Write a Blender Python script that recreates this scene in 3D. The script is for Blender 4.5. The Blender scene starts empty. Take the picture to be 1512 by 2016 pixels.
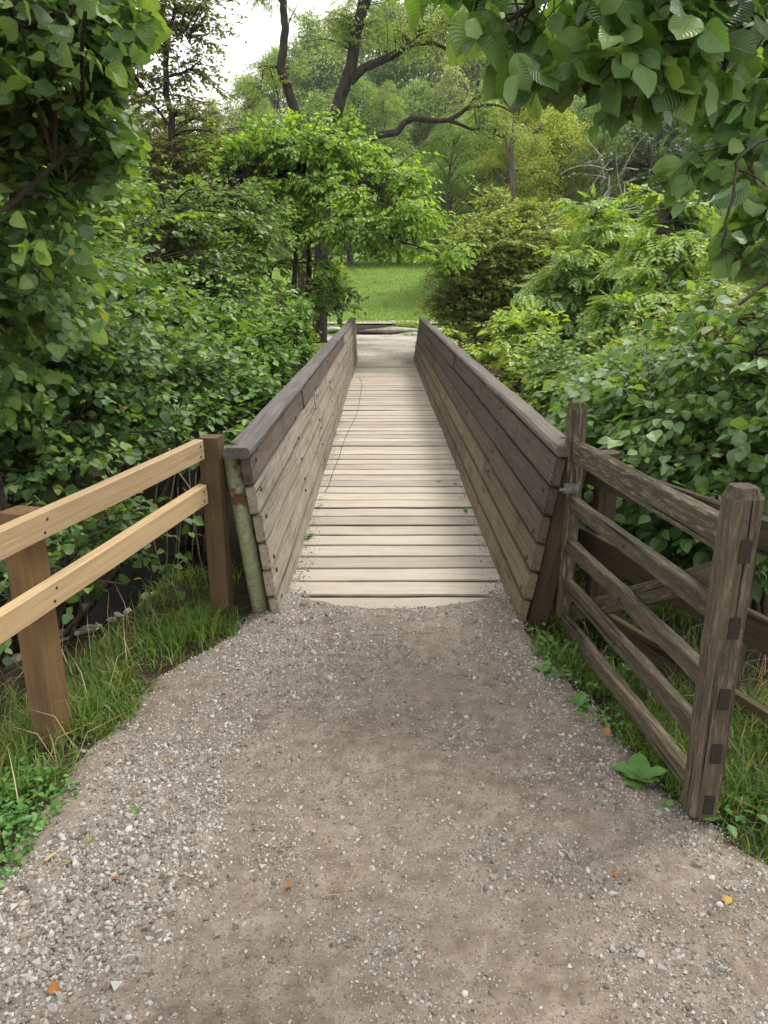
import bpy, math, random
import numpy as np
from mathutils import Matrix, Vector

rng = np.random.default_rng(7)
random.seed(7)
scene = bpy.context.scene
COL = scene.collection
PI = math.pi

# ------------------------------------------------------------------ camera
FPX, EYE = 1514.0, 1.6
PITCH, YAW = math.radians(16.75), math.radians(0.19)
cam_d = bpy.data.cameras.new('camera')
cam = bpy.data.objects.new('camera', cam_d)
COL.objects.link(cam)
cam.location = (0, 0, EYE)
cam.rotation_euler = (PI / 2 - PITCH, 0, -YAW)
cam_d.sensor_fit = 'VERTICAL'
cam_d.sensor_height = 36.0
cam_d.lens = FPX / 2016 * 36.0
cam_d.clip_start = 0.05
cam_d.clip_end = 2000
scene.camera = cam

# ------------------------------------------------------------------ sky, sun, exposure
SUN_EL, SUN_AZ = math.radians(62), math.radians(58)      # azimuth from +Y towards +X
world = bpy.data.worlds.new('World')
scene.world = world
world.use_nodes = True
wn, wl = world.node_tree.nodes, world.node_tree.links
wn.clear()
w_out = wn.new('ShaderNodeOutputWorld')
w_bg = wn.new('ShaderNodeBackground')
w_sky = wn.new('ShaderNodeTexSky')
w_sky.sky_type = 'NISHITA'
w_sky.sun_disc = False
w_sky.sun_elevation = SUN_EL
w_sky.sun_rotation = SUN_AZ
w_sky.dust_density = 4.0
w_hsv = wn.new('ShaderNodeHueSaturation')
w_hsv.inputs['Saturation'].default_value = 0.12
w_mix = wn.new('ShaderNodeMix')
w_mix.data_type = 'RGBA'
w_mix.inputs[0].default_value = 0.75                     # cloud cover over the clear sky
w_mix.inputs[7].default_value = (7.9, 7.9, 7.75, 1)
wl.new(w_sky.outputs[0], w_hsv.inputs['Color'])
wl.new(w_hsv.outputs[0], w_mix.inputs[6])
wl.new(w_mix.outputs[2], w_bg.inputs['Color'])
w_bg.inputs['Strength'].default_value = 0.12
wl.new(w_bg.outputs[0], w_out.inputs['Surface'])

sun_d = bpy.data.lights.new('sun', 'SUN')
sun_d.energy = 1.5
sun_d.angle = math.radians(15)
sun_d.color = (1.0, 0.96, 0.90)
sun = bpy.data.objects.new('sun', sun_d)
COL.objects.link(sun)
sd = Vector((math.sin(SUN_AZ) * math.cos(SUN_EL), math.cos(SUN_AZ) * math.cos(SUN_EL), math.sin(SUN_EL)))
sun.rotation_euler = sd.to_track_quat('Z', 'Y').to_euler()
sun.location = (0, 0, 30)

vs = scene.view_settings
vs.view_transform = 'Standard'
vs.look = 'None'
vs.exposure = 1.02
vs.gamma = 1.0
vs.use_curve_mapping = False
scene.cycles.use_denoising = True
scene.cycles.use_adaptive_sampling = True
scene.cycles.adaptive_threshold = 0.03
scene.cycles.max_bounces = 6
scene.cycles.diffuse_bounces = 4
scene.cycles.glossy_bounces = 2
scene.cycles.transmission_bounces = 4
scene.cycles.transparent_max_bounces = 4
scene.cycles.caustics_reflective = False
scene.cycles.caustics_refractive = False


# ------------------------------------------------------------------ helpers
def ray(px, py):
    cx, cy = (px - 756) / FPX, -(py - 1008) / FPX
    f = math.cos(PITCH) + cy * math.sin(PITCH)
    u = cy * math.cos(PITCH) - math.sin(PITCH)
    return np.array([cx * math.cos(YAW) + f * math.sin(YAW), f * math.cos(YAW) - cx * math.sin(YAW), u])


def at(px, py, Y):
    d = ray(px, py)
    return d * (Y / d[1]) + np.array([0, 0, EYE])


def onz(px, py, z=0.0):
    d = ray(px, py)
    return d * ((z - EYE) / d[2]) + np.array([0, 0, EYE])


def project(P):
    d = np.asarray(P, float) - np.array([0, 0, EYE])
    r = d[:, 0] * math.cos(YAW) - d[:, 1] * math.sin(YAW)
    f0 = d[:, 1] * math.cos(YAW) + d[:, 0] * math.sin(YAW)
    f = f0 * math.cos(PITCH) - d[:, 2] * math.sin(PITCH)
    v = d[:, 2] * math.cos(PITCH) + f0 * math.sin(PITCH)
    f = np.where(f < 0.05, 1e-3, f)
    return 756 + FPX * r / f, 1008 - FPX * v / f, f


def sstep(a, b, x):
    t = np.clip((np.asarray(x, float) - a) / (b - a), 0, 1)
    return t * t * (3 - 2 * t)


def tag(o, label=None, cat=None, group=None, kind=None):
    if label: o['label'] = label
    if cat: o['category'] = cat
    if group: o['group'] = group
    if kind: o['kind'] = kind
    return o


def empty(name, loc=(0, 0, 0), rz=0.0):
    o = bpy.data.objects.new(name, None)
    o.location = tuple(float(c) for c in loc)
    o.rotation_euler = (0, 0, rz)
    o.empty_display_size = 0.1
    COL.objects.link(o)
    return o


def mesh_np(name, V, F, mat=None, uv=None, smooth=False):
    """V (n,3), F (m,k) constant k"""
    V = np.ascontiguousarray(V, np.float32)
    F = np.ascontiguousarray(F, np.int32)
    me = bpy.data.meshes.new(name)
    k = F.shape[1]
    me.vertices.add(len(V))
    me.vertices.foreach_set('co', V.ravel())
    me.loops.add(F.size)
    me.loops.foreach_set('vertex_index', F.ravel())
    me.polygons.add(len(F))
    me.polygons.foreach_set('loop_start', np.arange(0, F.size, k, dtype=np.int32))
    if smooth:
        me.polygons.foreach_set('use_smooth', np.ones(len(F), dtype=bool))
    if uv is not None:
        l = me.uv_layers.new(name='UVMap')
        l.data.foreach_set('uv', np.ascontiguousarray(uv[F.ravel()], np.float32).ravel())
    me.update(calc_edges=True)
    if mat: me.materials.append(mat)
    return me


def mesh_py(name, V, F, mat=None, smooth=False):
    me = bpy.data.meshes.new(name)
    me.from_pydata([tuple(float(c) for c in v) for v in V], [], F)
    if smooth:
        for p in me.polygons: p.use_smooth = True
    me.update()
    if mat: me.materials.append(mat)
    return me


def obj(name, me, parent=None, loc=None, mat4=None):
    o = bpy.data.objects.new(name, me)
    COL.objects.link(o)
    if parent: o.parent = parent
    if mat4 is not None: o.matrix_basis = mat4
    elif loc is not None: o.location = tuple(float(c) for c in loc)
    return o


def vnoise(x, y, seed=0, scale=1.0, octv=3):
    """smooth value noise, 0..1"""
    x, y = np.asarray(x, float) * scale, np.asarray(y, float) * scale
    out, amp, tot = 0.0, 1.0, 0.0
    for o in range(octv):
        xi, yi = np.floor(x), np.floor(y)
        fx, fy = x - xi, y - yi
        fx, fy = fx * fx * (3 - 2 * fx), fy * fy * (3 - 2 * fy)

        def h(a, b):
            v = np.sin(a * 127.1 + b * 311.7 + seed * 74.7 + o * 19.3) * 43758.5453
            return v - np.floor(v)
        n = (h(xi, yi) * (1 - fx) + h(xi + 1, yi) * fx) * (1 - fy) + (h(xi, yi + 1) * (1 - fx) + h(xi + 1, yi + 1) * fx) * fy
        out = out + n * amp
        tot += amp
        amp *= 0.5
        x, y = x * 2.03, y * 2.03
    return out / tot


class NT:
    """tiny node-tree writer"""
    def __init__(self, name):
        self.m = bpy.data.materials.new(name)
        self.m.use_nodes = True
        self.n, self.l = self.m.node_tree.nodes, self.m.node_tree.links
        self.n.clear()
        self.out = self.n.new('ShaderNodeOutputMaterial')

    def node(self, typ, **kw):
        nd = self.n.new(typ)
        for k, v in kw.items(): setattr(nd, k, v)
        return nd

    def put(self, sock, v):
        if hasattr(v, 'is_linked'): self.l.new(v, sock)
        elif isinstance(v, (tuple, list)) and len(v) == 3 and sock.type == 'RGBA': sock.default_value = (*v, 1)
        else: sock.default_value = v

    def math(self, op, a, b=0.0, c=None, clamp=False):
        nd = self.node('ShaderNodeMath', operation=op)
        nd.use_clamp = clamp
        self.put(nd.inputs[0], a); self.put(nd.inputs[1], b)
        if c is not None: self.put(nd.inputs[2], c)
        return nd.outputs[0]

    def mix(self, f, a, b, blend='MIX'):
        nd = self.node('ShaderNodeMix', data_type='RGBA', blend_type=blend)
        self.put(nd.inputs[0], f); self.put(nd.inputs[6], a); self.put(nd.inputs[7], b)
        return nd.outputs[2]

    def ramp(self, f, stops, interp='LINEAR'):
        nd = self.node('ShaderNodeValToRGB')
        cr = nd.color_ramp
        cr.interpolation = interp
        while len(cr.elements) < len(stops): cr.elements.new(0.5)
        for e, (p, c) in zip(cr.elements, stops):
            e.position = p
            e.color = (*c, 1) if len(c) == 3 else c
        self.put(nd.inputs[0], f)
        return nd.outputs[0]

    def remap(self, v, a, b, c=0.0, d=1.0):
        nd = self.node('ShaderNodeMapRange')
        nd.clamp = True
        self.put(nd.inputs[0], v)
        for i, q in enumerate((a, b, c, d)): nd.inputs[1 + i].default_value = q
        return nd.outputs[0]

    def coords(self, kind='Object', scale=(1, 1, 1), rnd=False):
        tc = self.node('ShaderNodeTexCoord').outputs[kind]
        if rnd:
            oi = self.node('ShaderNodeObjectInfo').outputs['Random']
            va = self.node('ShaderNodeVectorMath', operation='ADD')
            cm = self.node('ShaderNodeCombineXYZ')
            k = self.math('MULTIPLY', oi, 37.0)
            for i in range(3): self.l.new(k, cm.inputs[i])
            self.l.new(tc, va.inputs[0]); self.l.new(cm.outputs[0], va.inputs[1])
            tc = va.outputs[0]
        mp = self.node('ShaderNodeMapping')
        mp.inputs['Scale'].default_value = scale
        self.l.new(tc, mp.inputs[0])
        return mp.outputs[0]

    def noise(self, vec, scale, detail=4.0, rough=0.55, dist=0.0):
        nd = self.node('ShaderNodeTexNoise')
        self.l.new(vec, nd.inputs['Vector'])
        nd.inputs['Scale'].default_value = scale
        nd.inputs['Detail'].default_value = detail
        nd.inputs['Roughness'].default_value = rough
        nd.inputs['Distortion'].default_value = dist
        return nd.outputs[0]

    def voronoi(self, vec, scale, feature='F1', out='Distance', rand=1.0):
        nd = self.node('ShaderNodeTexVoronoi', feature=feature)
        self.l.new(vec, nd.inputs['Vector'])
        nd.inputs['Scale'].default_value = scale
        if 'Randomness' in nd.inputs: nd.inputs['Randomness'].default_value = rand
        return nd.outputs[out]

    def bump(self, h, strength=0.3, dist=0.01, prev=None):
        nd = self.node('ShaderNodeBump')
        nd.inputs['Strength'].default_value = strength
        nd.inputs['Distance'].default_value = dist
        self.l.new(h, nd.inputs['Height'])
        if prev is not None: self.l.new(prev, nd.inputs['Normal'])
        return nd.outputs[0]

    def principled(self, col, rough=0.8, normal=None, spec=0.3, metal=0.0):
        b = self.node('ShaderNodeBsdfPrincipled')
        self.put(b.inputs['Base Color'], col)
        self.put(b.inputs['Roughness'], rough)
        b.inputs['Specular IOR Level'].default_value = spec
        b.inputs['Metallic'].default_value = metal
        if normal is not None: self.l.new(normal, b.inputs['Normal'])
        return b.outputs[0]

    def done(self, sh):
        self.l.new(sh, self.out.inputs['Surface'])
        return self.m


# ------------------------------------------------------------------ materials
def wood(name, dark, light, patch=None, patch_amt=0.35, grain=34, rough=0.82, streak=None, bump=0.5, wear=None, crack_amt=1.0, edge=0.0, edge_h=0.0, knots=0.0, edge_amt=0.9):
    t = NT(name)
    grain = grain * 2.4
    v = t.coords('Object', (2.0, grain, grain), rnd=True)
    g = t.noise(v, 1.0, 6, 0.62, 0.35)
    g2 = t.noise(t.coords('Object', (4, grain * 3.2, grain * 3.2), rnd=True), 1.0, 3, 0.6)
    f = t.math('ADD', t.math('MULTIPLY', g, 0.72), t.math('MULTIPLY', g2, 0.28))
    col = t.ramp(f, [(0.30, dark), (0.47, tuple(0.55 * a + 0.45 * b for a, b in zip(dark, light))), (0.68, light)])
    big = t.noise(t.coords('Object', (1, 1, 1), rnd=True), 3.2, 4, 0.6)
    if patch: col = t.mix(t.remap(big, 0.60 - patch_amt * 0.5, 0.80, 0, 0.85), col, patch)
    if streak:
        s = t.noise(t.coords('Object', (7, 1.0, 0.9), rnd=True), 1.6, 6, 0.72, 0.6)
        s2 = t.noise(t.coords('Object', (1, 1, 1), rnd=True), 1.9, 3, 0.6)
        col = t.mix(t.math('MULTIPLY', t.remap(s, 0.50, 0.70, 0, 0.85), t.remap(s2, 0.42, 0.6, 0.15, 1.0)), col, streak)
    if wear:
        s = t.noise(t.coords('Object', (3, 22, 22), rnd=True), 3.5, 6, 0.75)
        col = t.mix(t.remap(s, 0.50, 0.66, 0, 0.85), col, wear)
    if knots > 0:
        kv = t.node('ShaderNodeTexVoronoi')
        t.l.new(t.coords('Object', (2.6, 9, 9), rnd=True), kv.inputs['Vector'])
        kv.inputs['Scale'].default_value = 1.0
        kd = kv.outputs['Distance']
        ks = t.node('ShaderNodeSeparateColor'); t.l.new(kv.outputs['Color'], ks.inputs[0])
        kp = t.math('GREATER_THAN', ks.outputs[0], 0.62)
        ring = t.math('MULTIPLY', t.remap(kd, 0.20, 0.10), kp)
        halo = t.math('MULTIPLY', t.math('MULTIPLY', t.remap(kd, 0.5, 0.15), kp), 0.35)
        col = t.mix(t.math('MULTIPLY', t.math('ADD', ring, halo, clamp=True), knots), col, tuple(c * 0.32 for c in dark))
    oi = t.node('ShaderNodeObjectInfo').outputs['Random']
    col = t.mix(0.6, col, t.mix(1.0, col, t.ramp(oi, [(0, (0.68, 0.66, 0.66)), (0.5, (1, 1, 1)), (1, (1.22, 1.2, 1.14))]), 'MULTIPLY'))
    crack = t.remap(t.noise(t.coords('Object', (1.1, grain * 1.3, grain * 1.3), rnd=True), 1.0, 2, 0.5), 0.30, 0.36, 0, 1)
    h = t.math('ADD', t.math('MULTIPLY', f, 0.6), t.math('MULTIPLY', crack, 0.5))
    col = t.mix(t.math('MULTIPLY', t.math('SUBTRACT', 1.0, crack), crack_amt), col, tuple(c * 0.35 for c in dark))
    if edge > 0:                                   # grime packed into the joints
        sp = t.node('ShaderNodeSeparateXYZ')
        t.l.new(t.node('ShaderNodeTexCoord').outputs['Object'], sp.inputs[0])
        ax = t.math('ABSOLUTE', sp.outputs[2 if edge_h else 1])
        nn = t.noise(t.coords('Object', (1, 1, 1), rnd=True), 14, 4, 0.6)
        e_ = t.math('ADD', ax, t.math('MULTIPLY', t.math('SUBTRACT', nn, 0.5), 0.008))
        col = t.mix(t.remap(e_, edge - 0.014, edge, 0, edge_amt), col, tuple(c * 0.22 for c in dark))
    return t.done(t.principled(col, rough, t.bump(h, bump, 0.006), 0.25))


M = {}
M['deck'] = wood('deck_wood', (0.325, 0.276, 0.22), (0.495, 0.442, 0.37), (0.355, 0.298, 0.236), 0.25, 34, 0.8, bump=0.6, crack_amt=0.45, edge=0.094)
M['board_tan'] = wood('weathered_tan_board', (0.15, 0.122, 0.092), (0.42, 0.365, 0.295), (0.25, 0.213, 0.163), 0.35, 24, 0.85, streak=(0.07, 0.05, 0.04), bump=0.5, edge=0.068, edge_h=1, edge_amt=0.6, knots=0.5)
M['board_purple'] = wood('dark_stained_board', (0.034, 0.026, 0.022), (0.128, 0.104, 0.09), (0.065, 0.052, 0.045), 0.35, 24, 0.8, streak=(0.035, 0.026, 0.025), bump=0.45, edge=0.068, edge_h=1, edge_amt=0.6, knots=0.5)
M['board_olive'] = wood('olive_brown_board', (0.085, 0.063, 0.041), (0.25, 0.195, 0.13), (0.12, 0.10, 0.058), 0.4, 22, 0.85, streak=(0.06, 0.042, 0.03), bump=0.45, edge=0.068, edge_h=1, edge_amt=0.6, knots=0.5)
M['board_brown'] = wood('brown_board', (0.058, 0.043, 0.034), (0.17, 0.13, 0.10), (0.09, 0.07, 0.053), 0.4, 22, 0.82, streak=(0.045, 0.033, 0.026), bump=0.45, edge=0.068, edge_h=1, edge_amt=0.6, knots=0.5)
M['cap'] = wood('grey_black_cap', (0.04, 0.034, 0.031), (0.175, 0.155, 0.145), (0.085, 0.073, 0.067), 0.4, 24, 0.7, bump=0.45)
M['cap_worn'] = wood('worn_cap', (0.05, 0.041, 0.035), (0.175, 0.15, 0.132), (0.10, 0.085, 0.073), 0.4, 24, 0.75, bump=0.45)
M['end'] = wood('end_timber', (0.03, 0.02, 0.012), (0.09, 0.06, 0.036), (0.05, 0.037, 0.022), 0.4, 30, 0.8, bump=0.4)
M['fresh'] = wood('fresh_sawn_softwood', (0.31, 0.205, 0.105), (0.50, 0.375, 0.22), (0.40, 0.27, 0.14), 0.25, 30, 0.75, bump=0.35, crack_amt=0.12, knots=0.75)
M['fresh_post'] = wood('treated_post_wood', (0.11, 0.064, 0.027), (0.245, 0.15, 0.067), (0.095, 0.06, 0.033), 0.35, 22, 0.75, bump=0.35, crack_amt=0.35, knots=0.6)
M['brown_post'] = wood('brown_post_wood', (0.06, 0.036, 0.018), (0.15, 0.092, 0.044), (0.07, 0.05, 0.028), 0.35, 22, 0.75, bump=0.4, crack_amt=0.4, knots=0.5)
M['gate'] = wood('weathered_oak', (0.020, 0.0155, 0.0105), (0.135, 0.108, 0.074), (0.045, 0.04, 0.025), 0.35, 28, 0.82, bump=0.8, wear=(0.19, 0.155, 0.108))
M['gate_lichen'] = wood('lichened_oak', (0.017, 0.0135, 0.0095), (0.115, 0.097, 0.064), (0.055, 0.053, 0.031), 0.5, 36, 0.85, bump=1.0, wear=(0.25, 0.22, 0.155))
M['rail_old'] = wood('old_fence_board', (0.036, 0.027, 0.016), (0.115, 0.088, 0.055), (0.055, 0.047, 0.025), 0.4, 18, 0.85, bump=0.5)
M['tenon'] = wood('tenon_end_grain', (0.018, 0.014, 0.012), (0.055, 0.042, 0.035), None, 0, 60, 0.9, bump=0.5)

t = NT('painted_rusty_steel')
v = t.coords('Object')
n1, n2 = t.noise(v, 9, 6, 0.7), t.noise(v, 40, 4, 0.6)
paint = t.ramp(n2, [(0.35, (0.16, 0.17, 0.085)), (0.65, (0.27, 0.285, 0.17))])
rust = t.ramp(n2, [(0.3, (0.07, 0.028, 0.014)), (0.7, (0.17, 0.075, 0.032))])
rm = t.remap(n1, 0.55, 0.61)
M['steel'] = t.done(t.principled(t.mix(rm, paint, rust), t.remap(n1, 0.5, 0.62, 0.5, 0.9), t.bump(rm, 0.3, 0.002), 0.35))

t = NT('rusty_iron')
v = t.coords('Object')
M['iron'] = t.done(t.principled(t.ramp(t.noise(v, 60, 4), [(0.35, (0.035, 0.02, 0.014)), (0.65, (0.12, 0.065, 0.04))]), 0.7, None, 0.4, 0.3))
t = NT('grey_galvanised')
v = t.coords('Object')
M['galv'] = t.done(t.principled(t.ramp(t.noise(v, 50, 4), [(0.35, (0.10, 0.095, 0.085)), (0.65, (0.24, 0.23, 0.21))]), 0.55, None, 0.5, 0.5))


def bark(name, a, b, sc=14):
    t = NT(name)
    n = t.noise(t.coords('Object', (1, 1, 0.35)), sc, 6, 0.65)
    return t.done(t.principled(t.ramp(n, [(0.3, a), (0.7, b)]), 0.9, t.bump(n, 0.7, 0.02), 0.2))


M['bark_dark'] = bark('dark_bark', (0.016, 0.013, 0.010), (0.065, 0.055, 0.045), 12)
M['bark_twig'] = bark('twig_bark', (0.022, 0.017, 0.012), (0.085, 0.068, 0.05), 40)
M['bark_pale'] = bark('pale_dead_bark', (0.16, 0.135, 0.11), (0.40, 0.36, 0.31), 20)
M['bark_mid'] = bark('grey_brown_bark', (0.045, 0.038, 0.03), (0.15, 0.125, 0.10), 10)


GAIN = 1.28


def leafm(name, cols, trans=1.0, tmix=0.33, rough=0.45, spec=0.5, obj_rand=False, veins=0, yellow=0.0, big=0.0):
    """cols: dark, mid, light leaf albedo"""
    t = NT(name)
    if obj_rand: r = t.node('ShaderNodeObjectInfo').outputs['Random']
    else: r = t.node('ShaderNodeNewGeometry').outputs['Random Per Island']
    st = [(0.0, cols[0]), (0.5, cols[1]), (0.93 - yellow, cols[2])]
    if yellow > 0: st += [(1 - yellow, cols[2]), (1 - yellow + 0.002, (0.34, 0.30, 0.05)), (1.0, (0.30, 0.18, 0.03))]
    col = t.ramp(r, st)
    col = t.mix(1.0, col, (GAIN, GAIN * 0.98, GAIN), 'MULTIPLY')
    if big > 0:
        n = t.noise(t.coords('Object'), big, 3, 0.5)
        col = t.mix(1.0, col, t.ramp(n, [(0.36, (0.72, 0.76, 0.8)), (0.62, (1.28, 1.2, 1.05))]), 'MULTIPLY')
    nrm = None
    if veins:
        uv = t.node('ShaderNodeTexCoord').outputs['UV']
        sp = t.node('ShaderNodeSeparateXYZ')
        t.l.new(uv, sp.inputs[0])
        side = t.math('ABSOLUTE', t.math('SUBTRACT', sp.outputs[1], 0.5))
        ph = t.math('SUBTRACT', sp.outputs[0], t.math('MULTIPLY', side, 0.55))
        w = t.math('ABSOLUTE', t.math('SINE', t.math('MULTIPLY', ph, PI * veins)))
        w = t.math('POWER', w, 0.45)
        mid = t.remap(side, 0.0, 0.03)
        h = t.math('MULTIPLY', w, mid)
        fine = t.noise(uv, 55, 2, 0.5)
        h2 = t.math('ADD', h, t.math('MULTIPLY', fine, 0.25))
        nrm = t.bump(h2, 0.38, 0.005)
        col = t.mix(t.math('MULTIPLY', t.math('SUBTRACT', 1.0, h), 0.30), col, tuple(min(1, c * 1.9) for c in cols[2]))
        blot = t.noise(t.coords('Object'), 28, 3, 0.6)
        col = t.mix(t.remap(blot, 0.55, 0.75, 0, 0.25), col, cols[0])
    p = t.principled(col, rough, nrm, spec)
    tr = t.node('ShaderNodeBsdfTranslucent')
    t.put(tr.inputs['Color'], t.mix(1.0, col, (1.55 * trans, 1.45 * trans, 0.62 * trans), 'MULTIPLY'))
    if nrm is not None: t.l.new(nrm, tr.inputs['Normal'])
    mx = t.node('ShaderNodeMixShader')
    mx.inputs[0].default_value = tmix
    t.l.new(p, mx.inputs[1]); t.l.new(tr.outputs[0], mx.inputs[2])
    return t.done(mx.outputs[0])


hz = [(0.028, 0.075, 0.022), (0.072, 0.15, 0.042), (0.165, 0.255, 0.06)]
M['hazel'] = leafm('hazel_leaf', hz, yellow=0.004, veins=9, rough=0.36, spec=0.7, tmix=0.4)
M['hazel_part'] = leafm('hazel_leaf_near', hz, obj_rand=True, veins=9, yellow=0.003, rough=0.36, spec=0.7, tmix=0.4)
el = [(0.042, 0.105, 0.026), (0.088, 0.18, 0.042), (0.165, 0.265, 0.065)]
M['elm'] = leafm('elm_leaf', el, veins=12, rough=0.33, spec=0.75, tmix=0.4)
M['elm_part'] = leafm('elm_leaf_near', el, obj_rand=True, veins=13, rough=0.30, spec=1.0, tmix=0.36)
M['beech'] = leafm('smooth_green_leaf', [(0.045, 0.115, 0.022), (0.09, 0.19, 0.036), (0.15, 0.255, 0.05)], big=0.8)
M['beech_part'] = leafm('smooth_green_leaf_near', [(0.045, 0.115, 0.022), (0.09, 0.19, 0.036), (0.15, 0.255, 0.05)], obj_rand=True, veins=9)
M['maple'] = leafm('dark_maple_leaf', [(0.055, 0.115, 0.022), (0.105, 0.185, 0.036), (0.165, 0.25, 0.052)], big=0.7, tmix=0.4)
M['bright'] = leafm('bright_green_leaf', [(0.085, 0.185, 0.024), (0.165, 0.30, 0.038), (0.26, 0.385, 0.06)], tmix=0.45, big=0.7, yellow=0.004)
M['lime'] = leafm('lime_green_leaf', [(0.13, 0.225, 0.035), (0.225, 0.335, 0.055), (0.34, 0.43, 0.095)], tmix=0.4, big=1.0)
M['lime_part'] = leafm('lime_green_leaf_near', [(0.13, 0.225, 0.035), (0.225, 0.335, 0.055), (0.34, 0.43, 0.095)], tmix=0.4, obj_rand=True, veins=8)
M['ash'] = leafm('ash_leaflet', [(0.10, 0.19, 0.038), (0.18, 0.285, 0.06), (0.26, 0.36, 0.09)], tmix=0.38, big=0.9)
M['haw'] = leafm('hawthorn_leaf', [(0.10, 0.155, 0.036), (0.175, 0.24, 0.058), (0.26, 0.315, 0.085)], yellow=0.012, big=1.1, tmix=0.4)
M['olive'] = leafm('olive_leaf', [(0.07, 0.095, 0.024), (0.125, 0.155, 0.036), (0.20, 0.21, 0.055)], yellow=0.01, big=0.7)
M['pale'] = leafm('pale_far_leaf', [(0.10, 0.18, 0.045), (0.17, 0.265, 0.068), (0.255, 0.345, 0.10)], tmix=0.4, big=0.35)
M['willow'] = leafm('willow_far_leaf', [(0.13, 0.19, 0.07), (0.205, 0.265, 0.105), (0.29, 0.34, 0.145)], tmix=0.38, big=0.35)
M['midg'] = leafm('mid_far_leaf', [(0.075, 0.155, 0.035), (0.135, 0.23, 0.052), (0.205, 0.30, 0.08)], tmix=0.38, big=0.4)
M['ylg'] = leafm('yellow_green_far_leaf', [(0.13, 0.20, 0.03), (0.225, 0.295, 0.048), (0.32, 0.37, 0.075)], tmix=0.4, big=0.4)
M['darkg'] = leafm('dark_far_leaf', [(0.03, 0.06, 0.026), (0.055, 0.095, 0.04), (0.085, 0.135, 0.055)], tmix=0.3, big=0.4)
M['grass'] = leafm('grass_blade', [(0.05, 0.105, 0.018), (0.09, 0.17, 0.028), (0.16, 0.235, 0.05)], tmix=0.45, rough=0.45, yellow=0.04)
M['herb'] = leafm('herb_leaf', [(0.04, 0.12, 0.022), (0.07, 0.18, 0.032), (0.12, 0.235, 0.05)], tmix=0.35)
M['meadow_blade'] = leafm('meadow_blade', [(0.085, 0.165, 0.02), (0.135, 0.235, 0.03), (0.215, 0.295, 0.052)], tmix=0.4, rough=0.6, yellow=0.02)
M['dry'] = leafm('dry_stalk', [(0.22, 0.165, 0.085), (0.32, 0.25, 0.14), (0.42, 0.34, 0.2)], tmix=0.2)


def plainleaf(name, c, tmix=0.3):
    t = NT(name)
    n = t.noise(t.coords('Object'), 60, 4, 0.6)
    col = t.mix(n, c, tuple(q * 0.55 for q in c))
    p = t.principled(col, 0.55, None, 0.4)
    tr = t.node('ShaderNodeBsdfTranslucent')
    t.put(tr.inputs[0], col)
    mx = t.node('ShaderNodeMixShader')
    mx.inputs[0].default_value = tmix
    t.l.new(p, mx.inputs[1]); t.l.new(tr.outputs[0], mx.inputs[2])
    return t.done(mx.outputs[0])


M['dead_orange'] = plainleaf('orange_dead_leaf', (0.46, 0.18, 0.05))
M['dead_yellow'] = plainleaf('yellow_dead_leaf', (0.62, 0.43, 0.09))
M['dead_brown'] = plainleaf('brown_dead_leaf', (0.33, 0.15, 0.06))
M['dead_green'] = plainleaf('dull_green_dead_leaf', (0.30, 0.30, 0.06))

# trodden earth with embedded grit
t = NT('trodden_earth')
v = t.coords('Object')
b1, b2, b3 = t.noise(v, 1.7, 5, 0.6), t.noise(v, 14, 5, 0.65), t.noise(v, 160, 3, 0.6)
earth = t.ramp(t.math('ADD', t.math('MULTIPLY', b1, 0.32), t.math('MULTIPLY', b2, 0.68)),
               [(0.36, (0.13, 0.098, 0.074)), (0.50, (0.218, 0.173, 0.136)), (0.64, (0.31, 0.257, 0.21))])
earth = t.mix(t.remap(b3, 0.42, 0.62, 0, 0.35), earth, (0.14, 0.11, 0.085))
wp_ = t.node('ShaderNodeVectorMath', operation='MULTIPLY_ADD')
wn_ = t.node('ShaderNodeTexNoise'); t.l.new(v, wn_.inputs['Vector']); wn_.inputs['Scale'].default_value = 170
t.l.new(wn_.outputs['Color'], wp_.inputs[0]); wp_.inputs[1].default_value = (0.008, 0.008, 0.008); t.l.new(v, wp_.inputs[2])
v = wp_.outputs[0]
vd = t.voronoi(v, 125, 'F1', 'Distance')
vc = t.node('ShaderNodeTexVoronoi'); t.l.new(v, vc.inputs['Vector']); vc.inputs['Scale'].default_value = 125
sep = t.node('ShaderNodeSeparateColor'); t.l.new(vc.outputs['Color'], sep.inputs[0])
pick = t.math('GREATER_THAN', t.math('ADD', sep.outputs[0], t.math('MULTIPLY', t.math('SUBTRACT', b2, 0.5), 1.2)), 0.62)
grit = t.math('MULTIPLY', pick, t.remap(vd, 0.42, 0.30))
gcol = t.ramp(sep.outputs[1], [(0.0, (0.15, 0.12, 0.095)), (0.55, (0.285, 0.24, 0.20)), (1, (0.42, 0.385, 0.345))])
col = t.mix(t.math('MULTIPLY', grit, 0.85), earth, gcol)
h = t.math('ADD', t.math('MULTIPLY', grit, 0.6), t.math('ADD', t.math('MULTIPLY', b3, 0.35), t.math('MULTIPLY', b2, 0.6)))
M['earth'] = t.done(t.principled(col, 0.92, t.bump(h, 1.0, 0.008), 0.2))

t = NT('far_gravel')
v = t.coords('Object')
b1, b2 = t.noise(v, 0.9, 4, 0.6), t.noise(v, 22, 6, 0.85)
col = t.ramp(t.math('ADD', t.math('MULTIPLY', b1, 0.35), t.math('MULTIPLY', b2, 0.65)), [(0.40, (0.15, 0.125, 0.10)), (0.5, (0.36, 0.315, 0.265)), (0.60, (0.55, 0.505, 0.45))])
M['fargravel'] = t.done(t.principled(col, 0.95, t.bump(b2, 0.7, 0.03), 0.2))

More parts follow.
